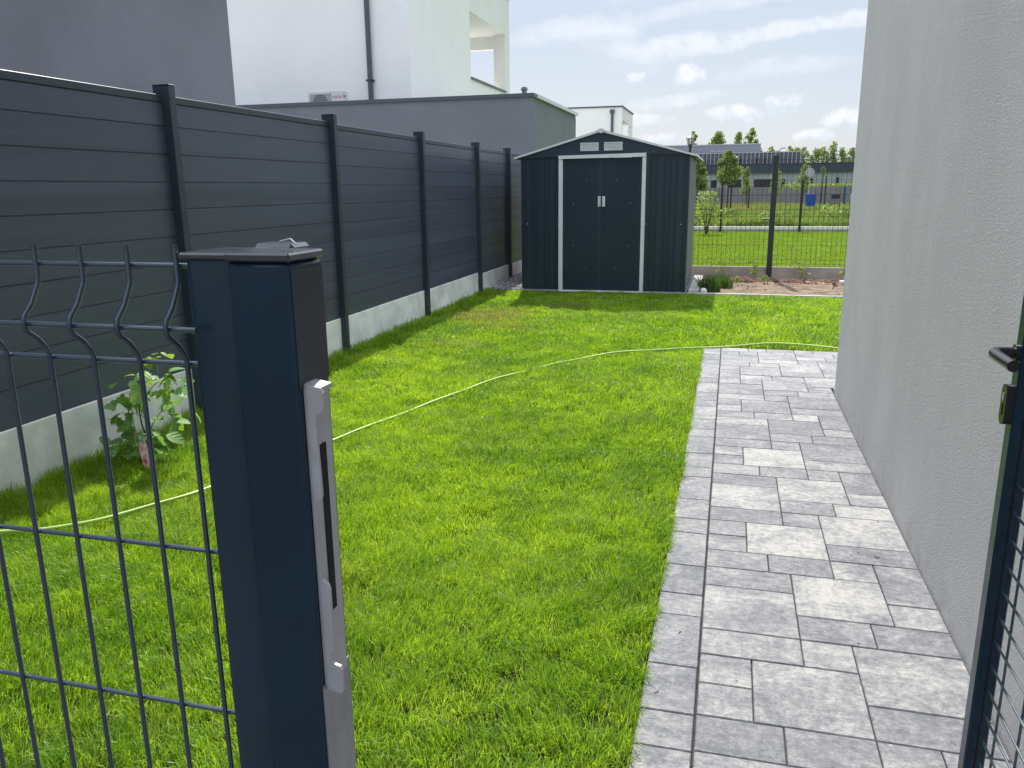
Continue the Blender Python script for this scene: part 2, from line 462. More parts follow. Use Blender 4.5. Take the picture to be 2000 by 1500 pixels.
# ------------------------------------------------------------------ mesh helpers
class MB:
    """collects shapes and links them as ONE mesh object"""
    def __init__(s):
        s.v = []
        s.f = []

    def add(s, vs, fs):
        n = len(s.v)
        s.v += [tuple(p) for p in vs]
        s.f += [tuple(i + n for i in f) for f in fs]
        return s

    def box(s, x0, x1, y0, y1, z0, z1):
        v = [(x0, y0, z0), (x1, y0, z0), (x1, y1, z0), (x0, y1, z0), (x0, y0, z1), (x1, y0, z1), (x1, y1, z1), (x0, y1, z1)]
        return s.add(v, [(0, 3, 2, 1), (4, 5, 6, 7), (0, 1, 5, 4), (1, 2, 6, 5), (2, 3, 7, 6), (3, 0, 4, 7)])

    def cbox(s, x0, x1, y0, y1, z0, z1, c=0.004):
        """box with chamfered edges (all twelve)"""
        c = min(c, (x1 - x0) * .45, (y1 - y0) * .45, (z1 - z0) * .45)
        bm = bmesh.new()
        bmesh.ops.create_cube(bm, size=1)
        for v in bm.verts:
            v.co = Vector(((x0 + x1) / 2 + v.co.x * (x1 - x0), (y0 + y1) / 2 + v.co.y * (y1 - y0), (z0 + z1) / 2 + v.co.z * (z1 - z0)))
        bmesh.ops.bevel(bm, geom=bm.edges[:], offset=c, segments=1, affect='EDGES')
        s.add([v.co for v in bm.verts], [[v.index for v in f.verts] for f in bm.faces])
        bm.free()
        return s

    def tile(s, x0, x1, y0, y1, z0, z1, c=0.003):
        v = [(x0, y0, z0), (x1, y0, z0), (x1, y1, z0), (x0, y1, z0),
             (x0, y0, z1 - c), (x1, y0, z1 - c), (x1, y1, z1 - c), (x0, y1, z1 - c),
             (x0 + c, y0 + c, z1), (x1 - c, y0 + c, z1), (x1 - c, y1 - c, z1), (x0 + c, y1 - c, z1)]
        f = [(8, 9, 10, 11)]
        for i in range(4):
            j = (i + 1) % 4
            f += [(i, j, 4 + j, 4 + i), (4 + i, 4 + j, 8 + j, 8 + i)]
        return s.add(v, f)

    def prism(s, poly, axis, a, b):
        """polygon of 2D points extruded along an axis from a to b"""
        n = len(poly)

        def P(p, t):
            return {'x': (t, p[0], p[1]), 'y': (p[0], t, p[1]), 'z': (p[0], p[1], t)}[axis]
        v = [P(p, a) for p in poly] + [P(p, b) for p in poly]
        f = [tuple(range(n)), tuple(range(2 * n - 1, n - 1, -1))]
        f += [(i, n + i, n + (i + 1) % n, (i + 1) % n) for i in range(n)]
        return s.add(v, f)

    def tube(s, pts, r, n=8, cap=True):
        pts = [Vector(p) for p in pts]
        rs = r if isinstance(r, (list, tuple)) else [r] * len(pts)
        vs = []
        fs = []
        prev = None
        for i, p in enumerate(pts):
            t = (pts[min(i + 1, len(pts) - 1)] - pts[max(i - 1, 0)]).normalized()
            if prev is None:
                a = t.orthogonal().normalized()
            else:
                a = (prev - t * prev.dot(t)).normalized()
            prev = a
            b = t.cross(a)
            for j in range(n):
                q = 2 * PI * j / n
                vs.append(p + (a * math.cos(q) + b * math.sin(q)) * rs[i])
        for i in range(len(pts) - 1):
            for j in range(n):
                k = (j + 1) % n
                fs.append((i * n + j, i * n + k, (i + 1) * n + k, (i + 1) * n + j))
        if cap:
            fs.append(tuple(range(n - 1, -1, -1)))
            fs.append(tuple(range((len(pts) - 1) * n, len(pts) * n)))
        return s.add(vs, fs)

    def cyl(s, x, y, z0, z1, r0_, r1_=None, n=16):
        return s.tube([(x, y, z0), (x, y, z1)], [r0_, r0_ if r1_ is None else r1_], n)

    def mesh(s, name, m, smooth=False):
        me = bpy.data.meshes.new(name)
        me.from_pydata(s.v, [], s.f)
        bm = bmesh.new()
        bm.from_mesh(me)
        bmesh.ops.recalc_face_normals(bm, faces=bm.faces)
        bm.to_mesh(me)
        bm.free()
        if smooth:
            for p in me.polygons:
                p.use_smooth = len(p.vertices) <= 4
            try:
                me.set_sharp_from_angle(angle=math.radians(40))
            except Exception:
                pass
        me.materials.append(MAT[m])
        me.update()
        return me

    def build(s, name, m, parent=None, smooth=False, **kw):
        o = bpy.data.objects.new(name, s.mesh(name, m, smooth))
        COL.objects.link(o)
        if parent is not None:
            link_parent(o, parent)
        tag(o, **kw)
        return o


def link_parent(o, parent):
    o.parent = parent
    o.matrix_parent_inverse = Matrix.Translation(-parent_world(parent))


def parent_world(p):
    v = Vector(p.location)
    q = p.parent
    while q is not None:
        v = v + Vector(q.location) - Vector(parent_world(q)) if False else v
        q = q.parent
    return v


def tag(o, label=None, cat=None, group=None, kind=None):
    if label:
        o['label'] = label
    if cat:
        o['category'] = cat
    if group:
        o['group'] = group
    if kind:
        o['kind'] = kind
    return o


def thing(name, label, cat, loc=(0, 0, 0), group=None):
    """Empty at the base; parts are modelled in world coordinates and keep them"""
    o = bpy.data.objects.new(name, None)
    COL.objects.link(o)
    o.location = loc
    o.empty_display_size = 0.1
    return tag(o, label, cat, group)


def inst(name, me, parent, loc=(0, 0, 0), rot=(0, 0, 0), scl=(1, 1, 1)):
    """object sharing mesh data, placed at a world location under a thing"""
    o = bpy.data.objects.new(name, me)
    COL.objects.link(o)
    o.location = loc
    o.rotation_euler = rot
    o.scale = scl
    if parent is not None:
        link_parent(o, parent)
    return o


def vnoise(x, y, scale, seed=0):
    r = np.random.default_rng(1000 + seed)
    g = r.random((64, 64))
    X = x * scale + 11.3
    Y = y * scale + 7.7
    xi = np.floor(X).astype(int)
    yi = np.floor(Y).astype(int)
    fx = X - xi
    fy = Y - yi
    fx = fx * fx * (3 - 2 * fx)
    fy = fy * fy * (3 - 2 * fy)
    a = g[xi % 64, yi % 64]
    b = g[(xi + 1) % 64, yi % 64]
    c = g[xi % 64, (yi + 1) % 64]
    d = g[(xi + 1) % 64, (yi + 1) % 64]
    return (a * (1 - fx) + b * fx) * (1 - fy) + (c * (1 - fx) + d * fx) * fy


def fbm(x, y, s, seed=0):
    return (vnoise(x, y, s, seed) * .5 + vnoise(x, y, s * 2.1, seed + 1) * .3 + vnoise(x, y, s * 4.3, seed + 2) * .2)


def blades(name, m, X, Y, Z, Ht, Wd, lean, tint, dry, parent=None, curl=0.5, comb=False, **kw):
    """many grass blades (quad + tip) as one mesh, each with its own tint"""
    N = len(X)
    az = rng.random(N) * 2 * PI
    la = rng.random(N) * 2 * PI if not comb else (fbm(X, Y, 2.6, 77) * 4 * PI + rng.normal(0, 1.2, N))
    dx = np.cos(la) * lean * Ht
    dy = np.sin(la) * lean * Ht
    wx = np.cos(az) * Wd / 2
    wy = np.sin(az) * Wd / 2
    co = np.empty((N, 5, 3), np.float32)
    co[:, 0] = np.stack([X - wx, Y - wy, Z], 1)
    co[:, 1] = np.stack([X + wx, Y + wy, Z], 1)
    mz = Z + Ht * 0.58
    co[:, 2] = np.stack([X + dx * .38 + wx * .8, Y + dy * .38 + wy * .8, mz], 1)
    co[:, 3] = np.stack([X + dx * .38 - wx * .8, Y + dy * .38 - wy * .8, mz], 1)
    co[:, 4] = np.stack([X + dx, Y + dy, Z + Ht * (1 - curl * lean)], 1)
    base = (np.arange(N) * 5)[:, None]
    loops = (base + np.array([0, 1, 2, 3, 3, 2, 4])[None, :]).astype(np.int32).ravel()
    me = bpy.data.meshes.new(name)
    me.vertices.add(N * 5)
    me.vertices.foreach_set('co', co.ravel())
    me.loops.add(N * 7)
    me.loops.foreach_set('vertex_index', loops)
    me.polygons.add(N * 2)
    st = (np.arange(N) * 7)[:, None] + np.array([0, 4])[None, :]
    me.polygons.foreach_set('loop_start', st.astype(np.int32).ravel())
    me.polygons.foreach_set('loop_total', np.tile([4, 3], N).astype(np.int32))
    me.update(calc_edges=True)
    at = me.color_attributes.new('tint', 'BYTE_COLOR', 'POINT')
    c = np.zeros((N, 5, 4), np.float32)
    c[:, :, 0] = np.clip(tint, 0, 1)[:, None]
    c[:, :, 1] = np.clip(dry, 0, 1)[:, None]
    c[:, :, 3] = 1
    at.data.foreach_set('color', c.ravel())
    me.materials.append(MAT[m])
    o = bpy.data.objects.new(name, me)
    COL.objects.link(o)
    if parent is not None:
        link_parent(o, parent)
    tag(o, **kw)
    return o


def leaf_cloud(name, m, pts, size, parent, tint, flat=0.0, elong=1.0, kind='stuff'):
    """leaf-sized quads scattered on given points, one mesh"""
    N = len(pts)
    pts = np.asarray(pts)
    a = rng.normal(size=(N, 3))
    a[:, 2] *= (1 - flat)
    a /= np.linalg.norm(a, axis=1)[:, None]
    b = rng.normal(size=(N, 3))
    b -= a * (a * b).sum(1)[:, None]
    b /= np.linalg.norm(b, axis=1)[:, None]
    sz = size * (0.6 + 0.8 * rng.random(N))[:, None]
    co = np.empty((N, 4, 3), np.float32)
    co[:, 0] = pts - a * sz * .5 * elong
    co[:, 1] = pts + b * sz * .32
    co[:, 2] = pts + a * sz * .5 * elong
    co[:, 3] = pts - b * sz * .32
    me = bpy.data.meshes.new(name)
    me.vertices.add(N * 4)
    me.vertices.foreach_set('co', co.ravel())
    me.loops.add(N * 4)
    me.loops.foreach_set('vertex_index', np.arange(N * 4, dtype=np.int32))
    me.polygons.add(N)
    me.polygons.foreach_set('loop_start', (np.arange(N) * 4).astype(np.int32))
    me.polygons.foreach_set('loop_total', np.full(N, 4, np.int32))
    me.update(calc_edges=True)
    at = me.color_attributes.new('tint', 'BYTE_COLOR', 'POINT')
    c = np.zeros((N, 4, 4), np.float32)
    c[:, :, 0] = np.clip(tint, 0, 1)[:, None]
    c[:, :, 3] = 1
    at.data.foreach_set('color', c.ravel())
    me.materials.append(MAT[m])
    o = bpy.data.objects.new(name, me)
    COL.objects.link(o)
    if parent is not None:
        link_parent(o, parent)
    if kind:
        o['kind'] = kind
    return o


def sheet(name, x0, x1, y0, y1, z, m, nx=1, ny=1, fn=None, **kw):
    b = MB()
    v = []
    for j in range(ny + 1):
        for i in range(nx + 1):
            x = x0 + (x1 - x0) * i / nx
            y = y0 + (y1 - y0) * j / ny
            v.append((x, y, z + (fn(x, y) if fn else 0)))
    f = [(j * (nx + 1) + i, j * (nx + 1) + i + 1, (j + 1) * (nx + 1) + i + 1, (j + 1) * (nx + 1) + i) for j in range(ny) for i in range(nx)]
    b.add(v, f)
    return b.build(name, m, smooth=fn is not None, kind='structure', **kw)


# ------------------------------------------------------------------ ground
sheet('ground', -900, 900, -300, 1500, -0.06, 'field')
sheet('lawn', -3.52, 8.0, 0.55, 11.70, -0.022, 'earth')
sheet('neighbour_lawn', -12, 30, 14.06, 28.85, -0.045, 'field')
sheet('meadow', -40, 60, 29.1, 67.9, -0.05, 'meadow')
sheet('bounce_yard', -40, -3.56, -12, 60, -0.03, 'yard_bounce')  # unseen yard, added pale and neutral to bounce light onto the white house
sheet('street', -60, 60, -40, 0.50, -0.012, 'pavement_grey')
bed_h = lambda x, y: 0.012 * math.sin(x * 7 + y * 5) * math.sin(y * 8) + 0.008 * random.uniform(-1, 1) - 0.02 * max(0, (13.0 - y))
sheet('soil_bed', -0.42, 6.0, 11.80, 13.95, 0.0, 'soil', 110, 40, bed_h)
sheet('dug_soil', -0.42, 6.0, 13.38, 13.97, 0.0, 'damp_soil', 150, 14, lambda x, y: (0.045 * math.sin((y - 13.38) / .59 * math.pi) - 0.014) + 0.022 * random.uniform(-1, 1) + .022 * math.sin(x * 6.3) * math.sin(x * 2.1 + 1))
random.seed(11)

# --- lawn grass
def lawn_grass():
    xs, ys, hs, ws = [], [], [], []
    zones = [(0.55, 2.2, 23000, .0026), (2.2, 3.6, 36000, .0027), (3.6, 5.2, 26000, .0034), (5.2, 7.8, 16000, .0048), (7.8, 11.68, 10000, .0072)]
    for (y0, y1, den, w) in zones:
        for (x0, x1) in ((-3.49, -0.178), (-0.178, 4.0)):
            if x0 > -1:
                if y1 <= 7.8:
                    continue
                y0b = 7.84
            else:
                y0b = y0
            n = int((x1 - x0) * (y1 - y0b) * den * (0.5 if x0 > -1 else 1))
            x = x0 + (x1 - x0) * rng.random(n)
            y = y0b + (y1 - y0b) * rng.random(n)
            if y0 < 2.0:      # only the part the picture can see or nearly so
                keep = (y > 0.9)
                x, y = x[keep], y[keep]
            xs.append(x)
            ys.append(y)
            ws.append(np.full(len(x), w))
    X = np.concatenate(xs)
    Y = np.concatenate(ys)
    Wd = np.concatenate(ws) * (0.7 + 0.6 * rng.random(len(X)))
    keep = ~((X > 0.79) & (Y < 6.2))
    # paved area
    keep &= ~((X > -0.192 + 0.012 * rng.random(len(X))) & (X < 2.6) & (Y < 7.83))
    # shed and slab
    X, Y, Wd = X[keep], Y[keep], Wd[keep]
    clump = fbm(X, Y, 2.2, 3)
    clump2 = fbm(X, Y, 9.0, 8)
    H = 0.020 + 0.040 * clump + 0.034 * clump2
    H *= 0.6 + 0.8 * rng.random(len(X))
    hol = fbm(X, Y, 11.0, 90)
    thin = rng.random(len(X)) < np.clip(0.42 + (hol - 0.30) * 3.2, 0.42, 1)
    X, Y, Wd, clump, clump2, H, hol = [a[thin] for a in (X, Y, Wd, clump, clump2, H, hol)]
    H *= 0.70 + 0.55 * hol
    # long fringe at the fence foot, mown short beside the paving
    d = X + 3.49
    H += np.clip(1 - d / 0.16, 0, 1) * 0.085 * rng.random(len(X)) * (0.5 + fbm(X, Y, 3.0, 21))
    H *= np.where((X > -3) & (Y > 11.3), 0.9, 1)
    lean = 0.15 + 0.85 * rng.random(len(X)) ** 1.1
    tint = 0.02 + 0.85 * fbm(X, Y, 1.7, 5) + 1.0 * (rng.random(len(X)) - .5) + 0.7 * (fbm(X, Y, 9, 30) - .5)
    dry = (rng.random(len(X)) < 0.03) * 0.8 * rng.random(len(X))
    # scorched patches
    for (px, py, ra, rb, s_) in ((-2.75, 9.3, .55, .75, .75), (-2.45, 8.5, .5, .35, .45), (-2.0, 10.2, .35, .4, .45), (-1.5, 2.6, .3, .2, .25), (-2.6, 7.4, .5, .35, .2), (-1.0, 9.4, .6, .3, .18)):
        q = ((X - px) / ra) ** 2 + ((Y - py) / rb) ** 2
        dry = np.maximum(dry, np.clip(1.15 - q, 0, 1) * s_ * (0.3 + rng.random(len(X))) * (0.4 + 1.2 * clump2))
    print('blades', len(X))
    blades('grass', 'grass', X, Y, np.full(len(X), -0.022), H, Wd, lean, tint, dry, curl=.45, comb=True,
           label='bright green lawn grass between the grey fence and the pavers', cat='grass', kind='stuff')


lawn_grass()


# ------------------------------------------------------------------ paving
U = 0.1632
X0 = -0.0255
PAV = bpy.data.objects.new('paving', MB().box(-0.186, 0.806, -0.6, 7.795, -0.09, -0.012).box(0.8065, 2.6, 6.19, 7.795, -0.09, -0.0125).mesh('paving', 'joint_sand'))
COL.objects.link(PAV)
tag(PAV, kind='structure')


def paver(x0, x1, y0, y1, tone, cross=0.0):
    g = 0.0019
    w, h = x1 - x0 - 2 * g, y1 - y0 - 2 * g
    dz = random.uniform(-.0012, .0008)
    b = MB().tile(-w / 2, w / 2, -h / 2, h / 2, -0.06, 0, 0.0028)
    me = b.mesh('paver', 'paver')
    o = inst('paver', me, PAV, ((x0 + x1) / 2, (y0 + y1) / 2, dz), (random.uniform(-.002, .002), random.uniform(-.002, .002), random.uniform(-.003, .003)))
    o.color = (0.45 + (tone - 0.46) * 0.72, cross, 0, 1)
    return o


# one repeat: (row, height in rows, x0, x1) rows counted towards the viewer from the row's far edge
PERIOD = [(0, 1, 0, 1.5), (0, 1, 1.5, 3), (0, 1, 3, 4), (0, 2, 4, 5), (1, 1, 0, 2), (1, 2, 2, 4), (2, 2, 0, 2), (2, 1, 4, 5),
          (3, 1, 2, 3.5), (3, 1, 3.5, 5), (4, 1, 0, 2), (4, 1, 2, 3), (4, 2, 3, 5), (5, 1, 0, 1), (6, 1, 0, 1), (5, 2, 1, 3), (6, 1, 3, 5)]
TONES = {(2.12, 0): .18, (2.12, 1): .30, (2.12, 2): .55, (3.26, 3): .25, (3.26, 4): .30, (3.26, 5): .72, (3.26, 6): .66, (3.26, 16): .20, (3.26, 15): .66, (3.26, 12): .58, (3.26, 11): .75, (3.26, 10): .48, (3.26, 13): .55, (3.26, 14): .60,
         (4.4, 4): .30, (4.4, 5): .85, (4.4, 6): .80, (4.4, 3): .22, (4.4, 15): .95, (4.4, 12): .80, (4.4, 16): .25, (4.4, 9): .85, (4.4, 10): .25, (4.4, 8): .40, (4.4, 2): .55,
         (5.53, 15): .92, (5.53, 12): .22, (5.53, 5): .20, (5.53, 6): .28, (5.53, 2): .9, (5.53, 13): .7}
YS = (-1.30, -0.16, 0.98, 2.1215, 3.2625, 4.395, 5.52, 6.66)
for Y0 in YS[1:]:
    for i, (r, h, a, b) in enumerate(PERIOD):
        if Y0 == 6.66 and r < 2:
            continue
        uu = (Y0 - YS[YS.index(Y0) - 1]) / 7
        y1 = Y0 - r * uu
        y0 = y1 - h * uu
        xr = X0 + b * U
        if b == 5:
            xr = 0.800
        key = [v for kk, v in TONES.items() if abs(kk[0] - Y0) < .02 and kk[1] == i]
        paver(X0 + a * U, xr, y0, y1, key[0] if key else random.choice((.3, .38, .45, .5, .55, .65)), random.choice((0, 0, 1)))
FAR = [(6.34, 1, 0, 1), (6.34, 1, 1, 2), (6.175, 2, 2, 4), (6.34, 2, 4, 6), (6.50, 2, 0, 1), (6.83, 1, 0, 1), (6.50, 1, 1, 2.5), (6.50, 1, 2.5, 4),
       (6.67, 2, 1, 3), (6.67, 1, 3, 5), (6.67, 1, 5, 6), (6.83, 1, 5, 6), (6.83, 2, 3, 5), (6.99, 1, 0, 1.5), (6.99, 1, 1.5, 3),
       (7.155, 2, 0, 2), (7.155, 1, 2, 4), (7.155, 1, 4, 5), (6.99, 2, 5, 6), (7.32, 2, 2, 4), (7.32, 1, 4, 5.5), (7.48, 1, 4, 6), (7.32, 1, 5.5, 7),
       (7.48, 1, 0, 1), (7.48, 1, 1, 2), (7.64, 1, 0, 1.5), (7.64, 1, 1.5, 2.5), (7.64, 1, 2.5, 4), (7.64, 1, 4, 5), (7.64, 1, 5, 6.5), (7.64, 1, 6.5, 7.5),
       (6.18, 1, 5.15, 6), (6.34, 2, 6, 8), (6.18, 1, 6, 8), (6.67, 2, 6, 7), (6.67, 2, 7, 9), (6.99, 2, 6, 8), (7.48, 1, 6, 8), (7.32, 1, 7, 8), (7.64, 1, 7.5, 9), (6.99, 4, 8, 9), (7.64, 1, 9, 11)]
for (y, h, a, b) in FAR:
    xr = X0 + b * U
    paver(X0 + a * U, xr, y, y + h * 0.1625, random.choice((.36, .42, .5, .55, .62, .7)), 0)
y = -0.36
seq = [1, 1.5, 2]
i = 0
BT = [.3, .5, .5, .2, .55, .5, .6, .35, .25, .55, .2, .5, .6, .5]
y = 1.957 - 4 * 4.5 * U * 0 - 2 * 4.5 * U
while y < 7.75:
    h = seq[i % 3] * U * (0.995)
    y1 = min(y + h, 7.793)
    if 7.793 - y1 < 0.08:
        y1 = 7.793
    paver(-0.1905, -0.0292, y, y1, BT[i % len(BT)], random.choice((0, 1)))
    y = y1
    i += 1


random.seed(77)
db = MB()
for i in range(46):
    x, y, a = random.uniform(-.17, .78), random.uniform(1.3, 7.6) ** 1.0, random.uniform(0, 6.28)
    L = random.uniform(.006, .022)
    db.tube([(x, y, .0022), (x + L * math.cos(a) * .5, y + L * math.sin(a) * .5, .0035), (x + L * math.cos(a + .5), y + L * math.sin(a + .5), .0025)], random.uniform(.0008, .0017), 5)
db.build('garden_debris', 'wood_brown', label='tiny dark twigs and crumbs scattered over the pavers', cat='debris', kind='stuff')

# ------------------------------------------------------------------ house on the right
HW = 0.8035
hs = thing('grey_house', 'pale grey stucco house wall filling the right edge beside the paved path', 'house', (HW, 0, 0))
MB().box(HW, 7.5, -5.0, 6.16, -0.05, 6.2).build('wall', 'stucco', hs)
MB().box(HW - 0.04, 7.54, -5.04, 6.20, 6.2, 6.32).build('parapet_cap', 'dark_metal', hs)
MB().box(7.0, 7.6, 6.1605, 6.19, 0.1, 2.2).build('door', 'white_trim', hs)

# ------------------------------------------------------------------ composite fence along the left
PY = [0.20, 2.40, 4.615, 6.83, 9.01, 11.165, 12.84, 14.95]
FZ = [0, 0, 0, 0, -0.014, -0.026, -0.030, -0.035]          # each bay steps down a little
ft = thing('composite_fence', 'dark grey composite board fence on concrete gravel boards along the left', 'fence', (-3.5, 0, 0))
for i in range(len(PY) - 1):
    y0, y1 = PY[i] + 0.012, PY[i + 1] - 0.012
    dz = FZ[i + 1]
    ctop = (0.335, 0.335, 0.335, 0.330, 0.322, 0.290, 0.285)[i]
    MB().cbox(-3.545, -3.492, y0, y1, -0.25, ctop + dz * 0, 0.006).build('gravel_board', 'concrete', ft)
    L = y1 - y0
    zt = 2.052 + dz
    nb = 10
    for k_ in range(nb):
        z1 = zt - 0.1435 - (k_ - 1) * 0.1717 if k_ else zt
        z0 = zt - 0.1435 - k_ * 0.1717 if k_ < nb - 1 else ctop + 0.001
        # board profile: flat face with a small tongue shoulder so that a shadow line shows in each joint
        prof = [(-3.534, z0), (-3.504, z0), (-3.5, z0 + 0.003), (-3.5, z1 - 0.0055), (-3.505, z1 - 0.0035), (-3.505, z1 - 0.0005), (-3.534, z1 - 0.0005)]
        MB().prism(prof, 'y', y0, y1).build('board', 'fence_board', ft)
    MB().cbox(-3.538, -3.495, y0, y1, zt, zt + 0.045, 0.003).build('top_rail', 'fence_post', ft)
for i, y in enumerate(PY):
    dz = FZ[i]
    zt = 2.152 + dz
    p = MB().cbox(-3.56, -3.44, y - 0.031, y + 0.031, -0.3, zt, 0.004)
    p = p.build('post', 'fence_post', ft)
    MB().cbox(-3.562, -3.438, y - 0.033, y + 0.033, zt, zt + 0.008, 0.003).build('post_cap', 'fence_post', p)

# ------------------------------------------------------------------ shed
sx0, sx1, sy, sy1 = -2.985, -0.590, 11.75, 13.80
sh = thing('garden_shed', 'dark blue grey metal garden shed with white framed double doors and gable vents', 'shed', ((sx0 + sx1) / 2, sy, 0))
EZ = 1.93
AX, AZ = -1.82, 2.275
MB().box(sx0 + .012, sx1 - .012, sy + .03, sy1 - .03, 0.03, EZ - .02).build('inner_wall', 'shed_door', sh)


def ribbed(x0, x1, ribs, y, z0, z1, depth=0.014, w=0.014):
    """corrugated front sheet: polyline in x with raised ribs, extruded in z, real thickness"""
    pts = [(x0, y)]
    for r in ribs:
        pts += [(r - w, y), (r - w * .5, y - depth), (r + w * .5, y - depth), (r + w, y)]
    pts += [(x1, y)]
    back = [(x1, y + 0.02), (x0, y + 0.02)]
    return MB().prism(pts + back, 'z', z0, z1)


lr = [sx0 + 0.055, sx0 + 0.165, sx0 + 0.235, sx0 + 0.335, sx0 + 0.405, sx0 + .50]
ribbed(sx0, -2.425, lr, sy, 0.03, 1.935, .027, .012).build('front_panel', 'shed_paint', sh)
rr = [-1.185 + 0.075, -1.185 + .15, -1.185 + 0.27, -1.185 + .345, -1.185 + .43, -1.185 + 0.545]
ribbed(-1.185, sx1, rr, sy, 0.03, 1.957, .027, .012).build('front_panel', 'shed_paint', sh)
for cx in (sx0 + .004, sx1 - .004):
    MB().cbox(cx - .013, cx + .013, sy - .012, sy + .015, 0.03, EZ, .003).build('corner_trim', 'shed_paint', sh)
# gable: two halves with a seam
gz = 1.955
MB().prism([(sx0 - .02, gz - 0.035), (AX - .004, gz), (AX - .004, AZ - .012), (sx0 - .02, gz - .02)], 'y', sy - .034, sy - .0275).build('gable_panel', 'shed_paint', sh)
MB().prism([(AX + .004, gz), (sx1 + .02, gz - .022), (sx1 + .02, gz + .0), (AX + .004, AZ - .012)], 'y', sy - .034, sy - .0275).build('gable_panel', 'shed_paint', sh)
MB().box(AX - .004, AX + .004, sy - .0355, sy - .0341, gz, AZ - .012).build('seam', 'shed_paint', sh)
for vx in (-2.112, -1.775):
    f = MB().box(vx, vx + .258, sy - .038, sy - .0345, 2.006, 2.118).build('vent', 'galv', sh)
    for (q0, q1, r0_, r1_) in ((vx, vx + .258, 2.1065, 2.118), (vx, vx + .258, 2.006, 2.0135), (vx, vx + .012, 2.0136, 2.1064), (vx + .246, vx + .258, 2.0136, 2.1064)):
        MB().box(q0, q1, sy - .050, sy - .0385, r0_, r1_).build('vent_rim', 'white_trim', f)
    for q in range(6):
        z = 2.014 + q * 0.0168
        MB().prism([(sy - .0385, z), (sy - .049, z + .002), (sy - .0385, z + .011)], 'x', vx + .012, vx + .246).build('louvre', 'white_trim', f)
# door frame
FX0, FX1 = -2.428, -1.183
MB().cbox(FX0, FX0 + .058, sy - .045, sy - .0005, 0.0, 1.93, .003).build('door_frame', 'white_trim', sh)
MB().cbox(FX1 - .052, FX1, sy - .045, sy - .0005, 0.0, 1.945, .003).build('door_frame', 'white_trim', sh)
hd = MB()
hd.prism([(FX0 + .0, 1.902), (FX1, 1.915), (FX1, 1.965), (FX0, 1.948)], 'y', sy - .058, sy - .046).build('door_header', 'white_trim', sh)
MB().cbox(FX0 + .055, FX1 - .055, sy - .055, sy - .0, 0.002, 0.028, .003).build('threshold', 'white_trim', sh)
mx_ = (FX0 + .058 + FX1 - .052) / 2
for (a, b) in ((FX0 + .058, mx_ - .0015), (mx_ + .0015, FX1 - .052)):
    rib = [a + .02 + i * .0215 for i in range(int((b - a - .03) / .0215))]
    d_ = ribbed(a, b, rib, sy - .012, 0.03, 1.903 if a < -2 else 1.908, 0.0045, 0.0075).build('door', 'shed_door', sh)
    hx = b - .052 if a < -2 else a + .006
    MB().cbox(hx, hx + .042, sy - .036, sy - .012, 1.232, 1.378, .004).build('handle', 'white_trim', d_)
    MB().cbox(hx + (.030 if a < -2 else .002), hx + (.040 if a < -2 else .012), sy - .046, sy - .0365, 1.236, 1.374, .003).build('handle_rib', 'galv', d_)
    for (u, z) in ((.40, 1.60), (.72, 1.28) if a > -2 else (.40 - .28, 1.28), (.70, .68) if a > -2 else (.12, .68), (.40, .36)):
        ux = a + (b - a) * (u if a > -2 else (.62 if u == .40 else .28))
        if a > -2 and u == .40:
            ux = a + (b - a) * .36
        s_ = MB().cyl(0, 0, 0, .007, .0055, .0035, 10).build('screw', 'screw', d_)
        s_.rotation_euler = (PI / 2, 0, 0)
        s_.location = (ux - sh.location.x * 0, sy - .0165, z)
        s_.matrix_parent_inverse = Matrix.Translation(-Vector((sh.location)))
        s_.matrix_parent_inverse = Matrix.Identity(4) if d_.location.length == 0 else s_.matrix_parent_inverse
for (ux, z) in ((sx0 + .085, .99), (FX0 - .003, .98), (FX1 + .006, .99), (sx1 - .085, .985)):
    s_ = MB().tube([(ux, sy - .004, z), (ux, sy - .020, z)], .007, 10).build('screw', 'screw', sh)
MB().box(sx0, FX0, sy - .03, sy + .0, .004, .0285).build('base_rail', 'galv', sh)
MB().box(FX1, sx1 + .01, sy - .03, sy + .0, .004, .0285).build('base_rail', 'galv', sh)
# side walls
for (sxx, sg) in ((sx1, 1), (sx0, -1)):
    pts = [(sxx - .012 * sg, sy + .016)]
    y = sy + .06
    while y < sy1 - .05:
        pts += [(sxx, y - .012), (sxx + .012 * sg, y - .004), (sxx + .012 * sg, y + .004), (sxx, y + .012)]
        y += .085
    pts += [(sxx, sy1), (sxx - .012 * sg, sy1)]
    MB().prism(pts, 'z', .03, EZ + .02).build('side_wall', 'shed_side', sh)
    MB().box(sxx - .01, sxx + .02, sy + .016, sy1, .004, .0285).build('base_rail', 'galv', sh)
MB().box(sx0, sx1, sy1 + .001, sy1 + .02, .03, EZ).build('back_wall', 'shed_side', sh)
# roof sheets and white barge trim
lx, rx = sx0 - .085, sx1 + .085
lz, rz_ = 1.925, 1.915
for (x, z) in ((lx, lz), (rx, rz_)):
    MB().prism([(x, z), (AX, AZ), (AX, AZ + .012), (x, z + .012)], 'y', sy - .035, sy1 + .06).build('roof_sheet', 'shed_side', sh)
    nx_, nz_ = (x - AX), (z - AZ)
    MB().prism([(x, z - .010), (AX, AZ - .014), (AX, AZ + .018), (x, z + .016)], 'y', sy - .060, sy - .036).build('barge_trim', 'white_trim', sh)
    MB().cbox(min(x, x + .02 * (1 if x > AX else -1)), max(x, x + .02 * (1 if x > AX else -1)), sy - .05, sy1 + .05, z - .014, z + .014, .003).build('gutter_trim', 'white_trim', sh)
MB().prism([(AX - .075, AZ - .004), (AX - .02, AZ + .030), (AX + .02, AZ + .030), (AX + .075, AZ - .004), (AX, AZ - .035)], 'y', sy - .068, sy + .0).build('ridge_cap', 'white_trim', sh)

